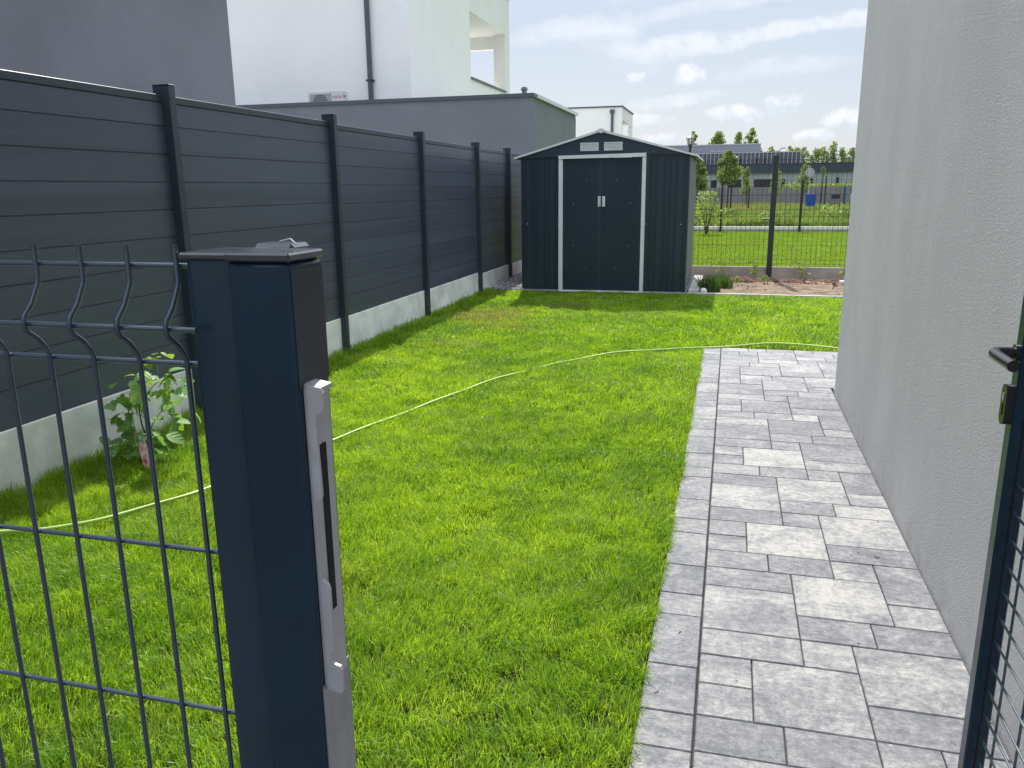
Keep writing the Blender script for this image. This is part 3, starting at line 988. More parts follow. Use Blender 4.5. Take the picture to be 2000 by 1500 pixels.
tag(MB().cbox(-0.545, -0.395, 11.80, 13.93, -0.05, 0.055, .006).build('concrete_slab', 'slab_concrete'), 'pale concrete kerb slab along the right foot of the shed', 'concrete slab')
edg = thing('lawn_edging', 'thin grey edging strip between the lawn and the bare soil bed', 'lawn edging', (1.0, 11.74, 0))
for i in range(7):
    MB().cbox(-0.56 + i, 0.435 + i, 11.722, 11.765, -.08, 0.022 + random.uniform(-.003, .003), .004).build('edging_stone', 'galv', edg)

# ------------------------------------------------------------------ gravel strip left of the shed
def gravel():
    base = []
    bm = bmesh.new()
    bmesh.ops.create_icosphere(bm, subdivisions=1, radius=1)
    iv = np.array([v.co[:] for v in bm.verts])
    iF = np.array([[v.index for v in f.verts] for f in bm.faces])
    bm.free()
    vs, fs = [], []
    n = 1500
    for i in range(n):
        x = random.uniform(-3.46, -2.99)
        y = random.uniform(11.72, 13.6)
        s = random.uniform(.010, .030)
        M3 = np.array(Matrix.Rotation(random.uniform(0, 6.3), 3, Vector((random.random(), random.random(), random.random() + .1)).normalized()))
        z = random.uniform(-.01, .05) * (0.5 + (y - 11.7) * .5) + max(0, (-3.2 - x)) * .1
        v = (iv * rng.uniform(.6, 1.25, (len(iv), 1)) * s * np.array([1, .8, .6])) @ M3.T + np.array([x, y, z])
        fs.append(iF + len(iv) * i)
        vs.append(v)
    b = MB()
    b.v = [tuple(p) for p in np.concatenate(vs)]
    b.f = [tuple(p) for p in np.concatenate(fs)]
    b.build('gravel', 'pebble', label='loose grey gravel heaped between the fence and the shed', cat='gravel', kind='stuff')


gravel()
sheet('gravel_base', -3.49, -2.99, 11.705, 13.7, -0.018, 'pebble')


# ------------------------------------------------------------------ garden hose
HP = [(-3.55, 2.20), (-3.25, 2.48), (-3.084, 2.621), (-2.971, 2.677), (-2.908, 2.726), (-2.757, 2.87), (-2.637, 3.072), (-2.52, 3.31), (-2.40, 3.75), (-2.271, 4.254), (-2.146, 4.785),
      (-1.899, 5.558), (-1.668, 6.189), (-1.362, 6.791), (-0.971, 7.22), (-0.53, 7.51), (-0.193, 7.70), (0.166, 7.87), (0.403, 7.97), (0.681, 7.965), (1.028, 7.87), (1.5, 7.7), (2.0, 7.72)]
HP[0] = (-3.40, 2.30)


def spline(P, n=10):
    out = []
    P = [Vector((*p, 0)) for p in P]
    for i in range(len(P) - 1):
        a = P[max(i - 1, 0)]
        b = P[i]
        c = P[i + 1]
        d = P[min(i + 2, len(P) - 1)]
        for j in range(n):
            t = j / n
            out.append(0.5 * ((2 * b) + (c - a) * t + (2 * a - 5 * b + 4 * c - d) * t * t + (3 * b - a - 3 * c + d) * t ** 3))
    out.append(P[-1])
    return out


hp = []
for p in spline(HP):
    h = 0.019 + 0.007 * math.sin(p.x * 3.1 + p.y * 2.3) + 0.003 * math.sin(p.y * 7 + p.x * 5)
    if p.y < 3.4:
        h += 0.014
    hp.append((p.x, p.y, h))
MB().tube(hp, 0.0078, 10).build('garden_hose', 'hose', smooth=True, label='thin pale green garden hose lying across the lawn', cat='hose')

# ------------------------------------------------------------------ near left: gate post with keep, mesh panel
PX2 = -0.376
gp = thing('gate_post', 'dark navy square steel gate post with zinc lock keep in the foreground', 'gate post', (-0.42, 0.68, 0))
MB().cbox(-0.4395, PX2, 0.640, 0.702, -0.1, 1.438, 0.0035).build('post', 'gate_paint', gp, smooth=True)
b = MB().cbox(-0.4412, PX2 + .0012, 0.6385, 0.7035, 1.4385, 1.4465, 0.0018)
b.build('post_cap', 'cap_plastic', gp)
# small cast rivet on the caps
MB().tube([(PX2 - .05, .712, 1.452), (PX2 - .035, .706, 1.455), (PX2 - .028, .704, 1.450)], .0010, 6).build('cable_tie', 'zinc', gp)
# strips on the right face; the lower one paints in a glossy reflection
MB().box(PX2 + .0003, PX2 + .0014, 0.6425, 0.698, 1.322, 1.432).build('upper_strip', 'matte_strip', gp)
MB().box(PX2 + .0003, PX2 + .0014, 0.6425, 0.700, -0.05, 1.012).build('lower_sheen', 'steel', gp)
# keep: back plate with slot + folded front flange with wavy outline
kp = MB().cbox(PX2 + .0005, PX2 + .004, 0.652, 0.691, 1.006, 1.318, .001).build('lock_keep', 'zinc', gp)
MB().box(PX2 + .0041, PX2 + .0048, 0.664, 0.676, 1.085, 1.262).build('slot', 'slot_black', kp)
# flange outline in (x, z): wide hooks at both ends
fl = [(0, 1.006), (.021, 1.003), (.0235, 1.006), (.0235, 1.030), (.0215, 1.034), (.013, 1.036), (.010, 1.039), (.0095, 1.046), (.013, 1.052), (.015, 1.060),
      (.015, 1.118), (.0135, 1.123), (.006, 1.128), (.0045, 1.132), (.0045, 1.206), (.006, 1.211), (.0125, 1.213), (.0135, 1.217), (.012, 1.290), (.0135, 1.297), (.020, 1.300), (.0235, 1.304),
      (.0235, 1.318), (.021, 1.323), (0, 1.326)]
fl2 = [(PX2 + .0005 + a * .84, z) for a, z in fl]
MB().prism(fl2, 'y', 0.6480, 0.6515).build('flange', 'zinc', kp)
MB().prism([(PX2 + .0005, 1.3265), (PX2 + .0185, 1.3235), (PX2 + .0185, 1.319), (PX2 + .0005, 1.3215)], 'y', 0.6516, 0.670).build('top_lip', 'zinc', kp)

# neighbouring fence post, rounded profile
mp = thing('fence_post', 'rounded navy fence post clamped to the left side of the gate post', 'fence post', (-0.46, 0.69, 0))
rp = []
for (cx, cy, a0) in ((-0.4495, 0.660, -PI / 2), (-0.4495, 0.711, 0), (-0.4845, 0.711, PI / 2), (-0.4845, 0.660, PI)):
    for j in range(5):
        q = a0 + j * PI / 8
        rp.append((cx + .0085 * math.cos(q), cy + .0085 * math.sin(q)))
MB().prism(rp, 'z', -0.1, 1.438).build('post', 'post_paint', mp, smooth=True)
MB().cbox(-0.4965, -0.4430, 0.6485, 0.7235, 1.4385, 1.4455, .002).build('post_cap', 'cap_plastic', mp)
MB().cbox(-0.466, -0.420, 0.7245, 0.762, 1.4395, 1.449, .004).build('rear_cap', 'cap_plastic', mp)
MB().cbox(-0.462, -0.424, 0.7270, 0.759, -0.1, 1.438, .004).build('rear_tube', 'gate_paint', mp)

# welded mesh panel
mpan = thing('wire_fence', 'navy welded wire mesh fence panel with bent wire tops at left foreground', 'mesh fence', (-1.9, 0.66, 0))


def fold_pts():
    P = [(0, 1.452)]
    def fold(zt, zm, zb, d):
        return [(0, zt + .006), (-.002, zt), (-d * .5, (zt + zm) / 2), (-d + .0025, zm + .008), (-d, zm), (-d + .0025, zm - .007), (-d * .45, (zm + zb) / 2), (-.003, zb + .005), (0, zb - .003)]
    P += fold(1.412, 1.3745, 1.342, .026)
    P += [(0, 0.62)]
    P += fold(.60, .565, .53, .026)
    P += [(0, .03)]
    return P


FP = fold_pts()
wm = MB().tube([(0, a, z) for a, z in FP], 0.0027, 10).mesh('vertical_wire', 'wire', True)
x = -0.507
while x > -3.3:
    inst('vertical_wire', wm, mpan, (x, 0.660, 0), (0, 0, random.uniform(-.01, .01)))
    x -= 0.0546
hwm = MB().tube([(-2.83, 0, 0), (0.0185, 0, 0)], 0.0027, 10).mesh('horizontal_wire', 'wire', True)
for z, dy in ((1.432, .0045), (1.3745, -.0205), (1.336, .0045), (1.136, .0045), (.945, .0045), (.76, .0045), (.60, .0045), (.565, -.0205), (.53, .0045), (.33, .0045), (.06, .0045)):
    inst('horizontal_wire', hwm, mpan, (-0.496, 0.660 + dy, z))
MB().cbox(-3.40, -3.34, .64, .70, -.1, 1.44, .004).build('end_post', 'gate_paint', mpan)

# ------------------------------------------------------------------ near right: open gate leaf
gl = thing('mesh_gate', 'open navy wire mesh gate leaf with black lever handle at the right edge', 'gate', (0.56, 0.7, 0))
GX = 0.536
GY = 1.62
MB().cbox(GX - .013, GX + .026, GY, GY + .035, 0.06, 1.42, .003).build('stile', 'gate_paint', gl)
MB().cbox(GX - .013, GX + .026, 0.70, 0.735, 0.06, 1.42, .003).build('stile', 'gate_paint', gl)
MB().cbox(GX - .012, GX + .025, 0.7355, GY - .0005, 1.38, 1.419, .003).build('rail', 'gate_paint', gl)
MB().cbox(GX - .012, GX + .025, 0.7355, GY - .0005, 0.061, 0.10, .003).build('rail', 'gate_paint', gl)
hm = MB().tube([(0, 0, 0), (0, GY - 0.735 + .0, 0)], 0.0026, 8).mesh('horizontal_wire', 'wire', True)
z = 0.13
while z < 1.37:
    inst('horizontal_wire', hm, gl, (GX + .010, 0.735, z))
    z += 0.0545
vm_ = MB().tube([(0, 0, .10), (0, 0, 1.38)], 0.0026, 8).mesh('vertical_wire', 'wire', True)
y = GY - 0.06
while y > .76:
    inst('vertical_wire', vm_, gl, (GX + .0155, y, 0))
    y -= 0.109
# centre groove on the stile, its dark slit drawn as a black strip
MB().box(GX + .0055, GX + .0085, GY - .0012, GY - .0002, 0.08, 1.40).build('groove_strip', 'slot_black', gl)
lev = MB().tube([(GX - .0135, GY + .018, 1.196), (GX - .030, GY + .018, 1.196), (GX - .046, GY + .0165, 1.196), (GX - .0535, GY + .011, 1.196), (GX - .0565, GY + .000, 1.196), (GX - .0565, GY - .02, 1.195), (GX - .0565, GY - .105, 1.195)], .0103, 14)
lev.build('lever_handle', 'black_plastic', gl, smooth=True)
MB().tube([(GX - .0133, GY + .018, 1.196), (GX - .020, GY + .018, 1.196)], .016, 18).build('handle_rose', 'black_plastic', gl, smooth=True)
# oval lock escutcheon standing proud of the stile
esc = []
for j in range(24):
    q = 2 * PI * j / 24
    cz, sz_ = math.cos(q), math.sin(q)
    esc.append((GY + .0175 + .0145 * cz, 1.098 + (.024 if sz_ > 0 else -.024) + .0145 * sz_))
es = MB().prism(esc, 'x', GX - .0270, GX - .0135).build('lock_escutcheon', 'black_plastic', gl)
MB().prism([(GY + .0175 + .0032 * math.cos(2 * PI * j / 16), 1.112 + .0085 * math.sin(2 * PI * j / 16)) for j in range(16)], 'x', GX - .0285, GX - .0271).build('lock_cylinder', 'zinc', es)
MB().prism([(GY + .0175 + .0030 * math.cos(2 * PI * j / 16), 1.088 + .0115 * math.sin(2 * PI * j / 16)) for j in range(16)], 'x', GX - .0280, GX - .0272).build('lock_slot', 'slot_black', es)
gh = thing('hinge_post', 'navy square post on which the open gate hangs by the house wall', 'gate post', (GX + .01, .65, 0))
MB().cbox(GX - .025, GX + .038, .625, .688, -.1, 1.44, .004).build('post', 'gate_paint', gh)
MB().cbox(GX - .028, GX + .041, .622, .691, 1.4405, 1.452, .004).build('post_cap', 'cap_plastic', gh)


# ------------------------------------------------------------------ raspberry plant
def leaf_mesh(name, m, L, Wd, teeth=7, droop=0.25):
    """serrated leaf folded along its midrib, lying along +y, with droop"""
    side = []
    n = teeth * 2
    for i in range(n + 1):
        t = i / n
        w = Wd * (math.sin(PI * min(1, t * 0.96 + 0.02) ** 0.75)) ** 0.8 * 0.5
        if i % 2 == 1:
            w *= 1.14
            tt = t + 0.03
        else:
            tt = t
        side.append((max(w, 0), min(tt, 1.0)))
    v, f = [], []
    for (w, t) in side:
        z = -droop * L * t * t
        v += [(0, L * t, z), (w, L * t + (L * .03 if w else 0), z + w * .25 - w * w * 3), (-w, L * t + (L * .03 if w else 0), z + w * .25 - w * w * 3)]
    for i in range(n):
        a, b = 3 * i, 3 * (i + 1)
        f += [(a, a + 1, b + 1, b), (a, b, b + 2, a + 2)]
    bb = MB()
    bb.add(v, f)
    me = bpy.data.meshes.new(name)
    me.from_pydata(bb.v, [], bb.f)
    for p in me.polygons:
        p.use_smooth = True
    me.materials.append(MAT[m])
    return me


def raspberry():
    t = thing('raspberry_bush', 'young raspberry plant tied to a cane growing against the concrete fence foot', 'plant', (-3.18, 3.70, 0))
    old = [leaf_mesh('leaf', 'rasp_leaf', 0.085, 0.066, 8, .35), leaf_mesh('leaf', 'rasp_leaf', 0.075, .055, 7, .15), leaf_mesh('leaf', 'rasp_leaf', 0.062, 0.05, 6, .5)]
    yng = [leaf_mesh('young_leaf', 'rasp_leaf_young', 0.055, .035, 6, .2), leaf_mesh('young_leaf', 'rasp_leaf_young', .045, .028, 5, -.1)]
    random.seed(5)
    main = [(-3.18, 3.70, -.02), (-3.185, 3.705, .06), (-3.165, 3.70, .13), (-3.19, 3.70, .22), (-3.195, 3.70, .30), (-3.185, 3.70, .40)]
    MB().tube(main, [.006, .0055, .005, .0045, .004, .002], 7).build('stem', 'cane', t, smooth=True)
    side1 = [(-3.19, 3.70, .33), (-3.12, 3.70, .41), (-3.05, 3.69, .47), (-3.03, 3.69, .53), (-3.03, 3.69, .60)]
    MB().tube(side1, [.003, .0028, .0025, .002, .0015], 6).build('stem', 'rasp_leaf', t, smooth=True)
    side2 = [(-3.165, 3.70, .14), (-3.10, 3.69, .24), (-3.03, 3.68, .31), (-2.98, 3.68, .36), (-2.965, 3.68, .42)]
    MB().tube(side2, [.003, .0028, .0025, .002, .0015], 6).build('stem', 'rasp_leaf', t, smooth=True)
    side3 = [(-3.17, 3.70, .10), (-3.25, 3.69, .15), (-3.31, 3.68, .20), (-3.34, 3.68, .27)]
    MB().tube(side3, [.003, .0028, .002, .0015], 6).build('stem', 'rasp_leaf', t, smooth=True)
    MB().tube([(-3.232, 3.685, -.02), (-3.236, 3.69, .41)], .0038, 7).build('bamboo_stake', 'bamboo', t, smooth=True)
    spots = []   # (x, z, y offset, young?)
    for (x, z, n, sp, yg) in ((-3.03, .60, 5, .035, 1), (-2.99, .585, 3, .025, 1), (-3.13, .50, 4, .035, 0), (-3.10, .475, 3, .03, 1), (-3.00, .49, 3, .03, 0), (-2.94, .49, 4, .035, 0),
                              (-3.20, .42, 4, .04, 0), (-3.27, .36, 5, .04, 0), (-3.34, .30, 4, .04, 0), (-3.13, .37, 4, .04, 0), (-2.97, .37, 4, .035, 0), (-2.99, .41, 4, .025, 1),
                              (-3.18, .28, 6, .05, 0), (-3.25, .22, 6, .05, 0), (-3.08, .27, 5, .045, 0), (-2.91, .32, 5, .04, 0), (-2.93, .24, 3, .03, 0), (-3.31, .16, 5, .05, 0), (-3.23, .10, 7, .06, 0),
                              (-3.12, .10, 6, .06, 0), (-3.34, .07, 4, .04, 0), (-3.05, .12, 4, .04, 0), (-3.24, .02, 6, .06, 0), (-3.10, .16, 3, .05, 0), (-3.33, .02, 2, .02, 1)):
        for i in range(n):
            spots.append((x + random.gauss(0, sp), z + random.gauss(0, sp * .7) + .02, random.gauss(0, sp), yg))
    for (x, z, dy, yg) in spots:
        me = random.choice(yng if yg else old)
        o = inst('leaf', me, t, (x, 3.69 + dy, z), (random.gauss(-.25, .45), random.gauss(0, .4), random.uniform(0, 2 * PI)))
        s = random.uniform(.85, 1.35)
        o.scale = (s, s, s)
    # printed plant tag hanging in front
    m = bpy.data.materials.new('tag_print')
    m.use_nodes = True
    k = NT(m.node_tree)
    co = k.new('ShaderNodeTexCoord').outputs['Generated']
    sp_ = k.new('ShaderNodeSeparateXYZ')
    k.l.new(co, sp_.inputs[0])
    n = k.noise(co, 5.5, 2, .5)
    c = k.mix(k.step(n, .42, .56), (0.62, 0.06, 0.09), (.75, .62, .58))
    c = k.mix(k.step(sp_.outputs[2], .74, .82), c, k.mix(k.step(n, .4, .6), (.20, .38, .22), (.35, .55, .42)))
    k.put(k.n['Principled BSDF'].inputs['Base Color'], c)
    k.n['Principled BSDF'].inputs['Roughness'].default_value = .3
    MAT['tag_print'] = m
    tg = MB()
    # outline in local (x, z): strip with pointed foot, slightly bent
    prof = [(-.012, .085), (.012, .092), (.030, .02), (.030, -.070), (.012, -.095), (-.026, -.072), (-.030, .02)]
    tg.prism([(a, c_) for a, c_ in prof], 'y', -.0006, .0006)
    to = tg.build('plant_tag', 'tag_print', None, label='pink and green printed plant tag hanging on the young raspberry plant', cat='plant tag')
    to.location = (-3.075, 3.56, .105)
    to.scale = (1.25, 1, 1.1)
    to.rotation_euler = (math.radians(-12), math.radians(-28), math.radians(-10))
    return t


raspberry()

# ------------------------------------------------------------------ rear welded mesh fence
rf = thing('rear_mesh_fence', 'dark welded mesh fence on a low concrete base behind the soil bed', 'mesh fence', (0.65, 14.0, 0))
for x0 in (-4.35, -1.85, .65, 3.15, 5.65):
    MB().cbox(x0 + .02, x0 + 2.48, 13.975, 14.025, -.2, .196, .006).build('concrete_base', 'concrete_tan', rf)
for x0 in (-4.35, -1.85, .65, 3.15, 5.65, 8.15):
    p = MB().cbox(x0 - .042, x0 + .042, 13.93, 14.03, -.2, 1.955, .004).build('post', 'rear_wire', rf)
    MB().cbox(x0 - .046, x0 + .046, 13.926, 14.034, 1.9555, 1.97, .003).build('post_cap', 'cap_plastic', p)
wb = MB()
x = -4.3
while x < 8.1:
    wb.tube([(x, 13.99, .20), (x, 13.99, 1.93)], .0036, 4, False)
    x += .0745
for z in (1.90, 1.828, 1.577, 1.349, 1.127, 1.050, 1.011, .786, .551, .315, .247):
    wb.tube([(-4.3, 13.995, z), (8.1, 13.995, z)], .0034, 4, False)
wb.build('mesh_wires', 'rear_wire', rf, kind='stuff')
MB().tube([(.50, 13.95, .97), (.66, 13.95, .975)], .012, 8).build('clamp', 'rear_wire', rf)

# bed plants ------------------------------------------------------
def chives(x, y, n, h, name, label, group=None, spread=.16):
    a = rng.random(n) * 2 * PI
    r = rng.random(n) ** .7 * spread
    X = x + np.cos(a) * r
    Y = y + np.sin(a) * r
    blades(name, 'chive', X, Y, np.full(n, -.02), h * (.5 + .6 * rng.random(n)), np.full(n, .010), .1 + .45 * rng.random(n), rng.random(n), (rng.random(n) < .05) * .6,
           label=label, cat='plant', group=group, curl=.3)


chives(-.26, 12.25, 260, .30, 'chive_clump', 'tall dark green chive clump beside the concrete slab, left of the two')
chives(-.08, 12.70, 240, .26, 'chive_clump', 'leafier green clump leaning right over the bare soil, behind the chives')


def seedling(x, y, h, label, n=26, sp=.10, mm='pale_leaf'):
    t = thing('seedling', label, 'plant', (x, y, 0), 'seedlings planted along the rear fence')
    MB().tube([(x, y, -.03), (x + .01, y, h * .5), (x - .005, y, h)], [.006, .004, .002], 5).build('stem', 'chive', t)
    P = []
    for i in range(n):
        z = h * random.uniform(.35, 1.05)
        a = random.uniform(0, 6.28)
        r = random.uniform(.2, 1) * sp
        P.append((x + r * math.cos(a), y + r * math.sin(a), z + random.uniform(-.03, .03)))
    leaf_cloud('foliage', mm, P, .055, t, rng.random(n), flat=-.3, elong=1.2)
    return t


seedling(-.10, 13.75, .27, 'pale leafy seedling just right of the chive clumps', 34, .12)
seedling(.40, 13.75, .26, 'grey green seedling left of the rear fence post', 30, .11)
seedling(1.15, 13.80, .27, 'tallest seedling midway between rear fence post and house', 34, .12)
seedling(1.78, 13.75, .24, 'small seedling nearly hidden by the house wall', 24, .1)
seedling(.56, 13.25, .13, 'low silvery seedling in front of the rear fence post', 30, .09)
seedling(.14, 13.30, .08, 'tiny bluish seedling flat on the soil', 20, .06)
st = MB()
bm = bmesh.new()
bmesh.ops.create_icosphere(bm, subdivisions=2, radius=1)
sv = [((v.co.x * .055 * random.uniform(.85, 1.1)) - .33, v.co.y * .05 + 11.95, v.co.z * .055 * random.uniform(.8, 1.1) + .02) for v in bm.verts]
st.add(sv, [[v.index for v in f.verts] for f in bm.faces])
bm.free()
st.build('white_stone', 'stone_white', label='rounded white stone at the foot of the chives by the edging', cat='stone')
MB().cbox(1.68, 1.98, 13.30, 13.42, .0, .055, .006).build('white_block', 'stone_white', label='white rectangular block lying on the soil by the house corner', cat='block')
# clods
cb = MB()
for i in range(420):
    x, y = random.uniform(-.35, 3.0), 11.85 + 1.9 * random.random() ** .55
    s = random.uniform(.008, .03) * (1.5 if y > 13.3 else 1)
    z = -.01 - .02 * max(0, 13.0 - y)
    vs = [(x + s * random.uniform(-1, 1), y + s * random.uniform(-1, 1), z + s * random.uniform(-.3, .9)) for _ in range(4)]
    cb.add([(x - s, y - s * .7, z), (x + s, y - s * .8, z), (x + s * .2, y + s, z), (x, y, z + s * random.uniform(.5, 1.1))], [(0, 1, 2), (0, 1, 3), (1, 2, 3), (2, 0, 3)])
cb.build('soil_clods', 'damp_soil', label='crumbly brown clods scattered over the bare soil bed', cat='soil', kind='stuff')

# ------------------------------------------------------------------ neighbouring buildings on the left
g1 = thing('slate_house', 'tall slate grey rendered house wall rising behind the fence at top left', 'house', (-6.0, 4, 0))
MB().box(-11.5, -5.5, -3.0, 8.48, -.05, 6.6).build('wall', 'grey_render', g1)
MB().box(-11.54, -5.46, -3.04, 8.52, 6.6, 6.7).build('parapet_cap', 'dark_metal', g1)

g2 = thing('garage', 'low slate grey flat roofed garage with dark metal coping behind the fence', 'garage', (-8, 17.1, 0))
GYF = 17.10
GXR = -4.10
MB().box(-14.0, GXR, GYF, 22.0, -.05, 3.28).build('wall', 'garage_render', g2)
MB().box(-14.0, GXR - .25, GYF + .25, 21.8, 3.2801, 3.30).build('roof', 'roofing', g2)
# parapet: coping front dark, side coping paler, sunlight put into its colour
MB().box(-14.0, GXR + .035, GYF - .035, GYF + .22, 3.345, 3.42).build('coping', 'dark_metal', g2)
MB().box(-14.0, GXR, GYF + .0, GYF + .18, 3.2805, 3.3445).build('parapet', 'garage_render', g2)
MB().box(GXR - .18, GXR, GYF + .1805, 21.96, 3.2805, 3.3445).build('parapet', 'garage_render', g2)
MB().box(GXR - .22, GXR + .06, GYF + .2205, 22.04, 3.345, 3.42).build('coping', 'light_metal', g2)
vp = MB().cyl(-4.40, 17.6, 3.30, 3.54, .055, n=14).build('vent_pipe', 'ac_dark', g2)
MB().cyl(-4.40, 17.6, 3.5405, 3.60, .085, .05, n=14).build('cowl', 'dark_metal', vp)

g3 = thing('white_house', 'white rendered two storey house with corner loggia above the garage', 'house', (-9, 19.2, 0))
WX, WY0, WY1 = -7.624, 19.24, 28.43
LX = -11.0
TOPZ = 7.70
MB().box(-22.0, WX, WY0, 24.0, -.05, TOPZ).build('wall', 'white_render', g3)
MB().box(-22.0, LX, 24.0005, WY1, -.05, TOPZ).build('wall', 'white_render', g3)
MB().box(LX + .0005, WX, 24.0005, WY1, -.05, 4.66).build('loggia_parapet', 'white_render', g3)
MB().box(LX + .0005, WX, 24.0005, WY1, 6.52, TOPZ).build('loggia_ceiling', 'cream_render', g3)
MB().box(WX - .40, WX, 27.86, WY1, 4.6605, 6.5195).build('pillar', 'cream_render', g3)
MB().box(LX + .0005, WX - .4005, 28.13, WY1 - .001, 6.12, 6.5195).build('beam', 'cream_render', g3)
MB().box(WX - .2, WX + .04, 23.97, WY1 + .03, 4.6605, 4.71).build('sill_coping', 'dark_metal', g3) if False else MB().box(WX - .02, WX + .05, 24.0, 27.86, 4.662, 4.715).build('sill_coping', 'dark_metal', g3)
MB().box(-22.04, WX + .04, WY0 - .04, WY1 + .04, TOPZ + .0005, TOPZ + .09).build('roof_coping', 'dark_metal', g3)
dp = MB().cyl(-8.66, WY0 - .075, 3.30, TOPZ, .062, n=14).build('downpipe', 'dark_metal', g3, smooth=True)
MB().box(-8.755, -8.565, WY0 - .135, WY0 - .005, 4.08, 4.115).build('pipe_bracket', 'bin_black', dp)
MB().box(-8.755, -8.565, WY0 - .135, WY0 - .005, 6.3, 6.335).build('pipe_bracket', 'bin_black', dp)

ac = thing('air_conditioner', 'white air conditioner outdoor unit on the garage roof by the white wall', 'air conditioner', (-9.6, 18.6, 3.30))
ax0, ax1, ay0, ay1, az0, az1 = -9.90, -9.00, 18.30, 18.62, 3.36, 3.795
MB().cbox(ax0, ax1, ay0, ay1, az0, az1, .012).build('casing', 'ac_white', ac)
MB().box(ax0 + .05, ax0 + .60, ay0 - .004, ay0 - .0005, az0 + .03, az1 - .06).build('grille_back', 'ac_grille', ac)
ring = []
MB().prism([(ax0 + .325 + .19 * math.cos(2 * PI * j / 28), az0 + .19 + .175 * math.sin(2 * PI * j / 28)) for j in range(28)], 'y', ay0 - .0085, ay0 - .0045).build('fan_opening', 'ac_dark', ac)
for q in range(7):
    MB().box(ax0 + .06, ax0 + .59, ay0 - .016, ay0 - .010, az0 + .05 + q * .05, az0 + .058 + q * .05).build('grille_bar', 'ac_grille', ac)
MB().box(ax0 + .605, ax0 + .611, ay0 - .003, ay0 - .0002, az0 + .02, az1 - .02).build('panel_seam', 'ac_dark', ac)
MB().box(ax1 + .0002, ax1 + .004, ay0 + .06, ay0 + .16, az1 - .15, az1 - .10).build('side_grip', 'ac_dark', ac)
MB().box(ax0 + .05, ax0 + .15, ay0 + .03, ay1 - .03, 3.302, 3.3595).build('foot', 'ac_dark', ac)
MB().box(ax1 - .15, ax1 - .05, ay0 + .03, ay1 - .03, 3.302, 3.3595).build('foot', 'ac_dark', ac)
cu = bpy.data.curves.new('lettering', 'FONT')
cu.body = 'FUJITSU'
cu.size = .072
cu.extrude = .001
cu.materials.append(MAT['red_print'])
tmp = bpy.data.objects.new('lettering', cu)
COL.objects.link(tmp)
me_ = bpy.data.meshes.new_from_object(tmp.evaluated_get(bpy.context.evaluated_depsgraph_get()))
bpy.data.objects.remove(tmp)
lo = bpy.data.objects.new('lettering', me_)
COL.objects.link(lo)
lo.location = (ax0 + .645, ay0 - .0025, az1 - .165)
lo.rotation_euler = (PI / 2, 0, 0)
link_parent(lo, ac)

g4 = thing('far_white_house', 'distant white flat roofed house with brown downpipe behind the shed roof', 'house', (-8, 48, 0))
FWX = -6.29
MB().box(-14, FWX, 48.0, 48.36, -.05, 5.93).build('wall', 'white_render', g4)
MB().box(-14, -8.2, 48.3605, 53.2, -.05, 5.93).build('wall', 'white_render', g4)
MB().box(-8.1995, FWX, 48.3605, 53.2, 5.24, 5.93).build('wall', 'white_render', g4)
MB().box(-8.1995, FWX, 48.3605, 53.2, -.05, 3.9).build('wall', 'white_render', g4)
MB().box(FWX - .25, FWX, 53.0, 53.1995, 3.9005, 5.2395).build('pillar', 'cream_render', g4)
MB().box(-14.05, FWX + .05, 47.95, 53.25, 5.9305, 6.01).build('roof_coping', 'dark_metal', g4)
dp = MB().box(-6.90, -6.77, 47.88, 47.9995, 0, 5.6).build('downpipe', 'dark_metal', g4)
MB().box(-6.96, -6.71, 47.82, 47.9994, 5.6005, 5.80).build('hopper', 'dark_metal', dp)

# ------------------------------------------------------------------ beyond the rear fence
f2 = thing('far_mesh_fence', 'thin dark mesh fence on white kerb at the end of the neighbour lawn', 'mesh fence', (1, 28.9, 0))
for i in range(-4, 9):
    x0 = -.33 + i * 2.56
    MB().box(x0 + .01, x0 + 2.55, 28.86, 29.02, .07, .158).build('kerb', 'stone_white', f2)
    MB().box(x0 + .01, x0 + 2.55, 28.82, 29.0, -.1, .0695).build('footing', 'concrete_tan', f2)
for i in range(-4, 10):
    x0 = -.33 + i * 2.56
    MB().box(x0 - .036, x0 + .036, 28.80, 28.855, -.1, 1.66).build('post', 'rear_wire', f2)
wb = MB()
x = -10.5
while x < 22:
    wb.box(x - .002, x + .002, 28.85, 28.854, .156, 1.6)
    x += .18
for z in (1.58, 1.2, .7, .25):
    wb.box(-10.5, 22, 28.8545, 28.857, z - .003, z + .003)
wb.build('mesh_wires', 'rear_wire', f2, kind='stuff')


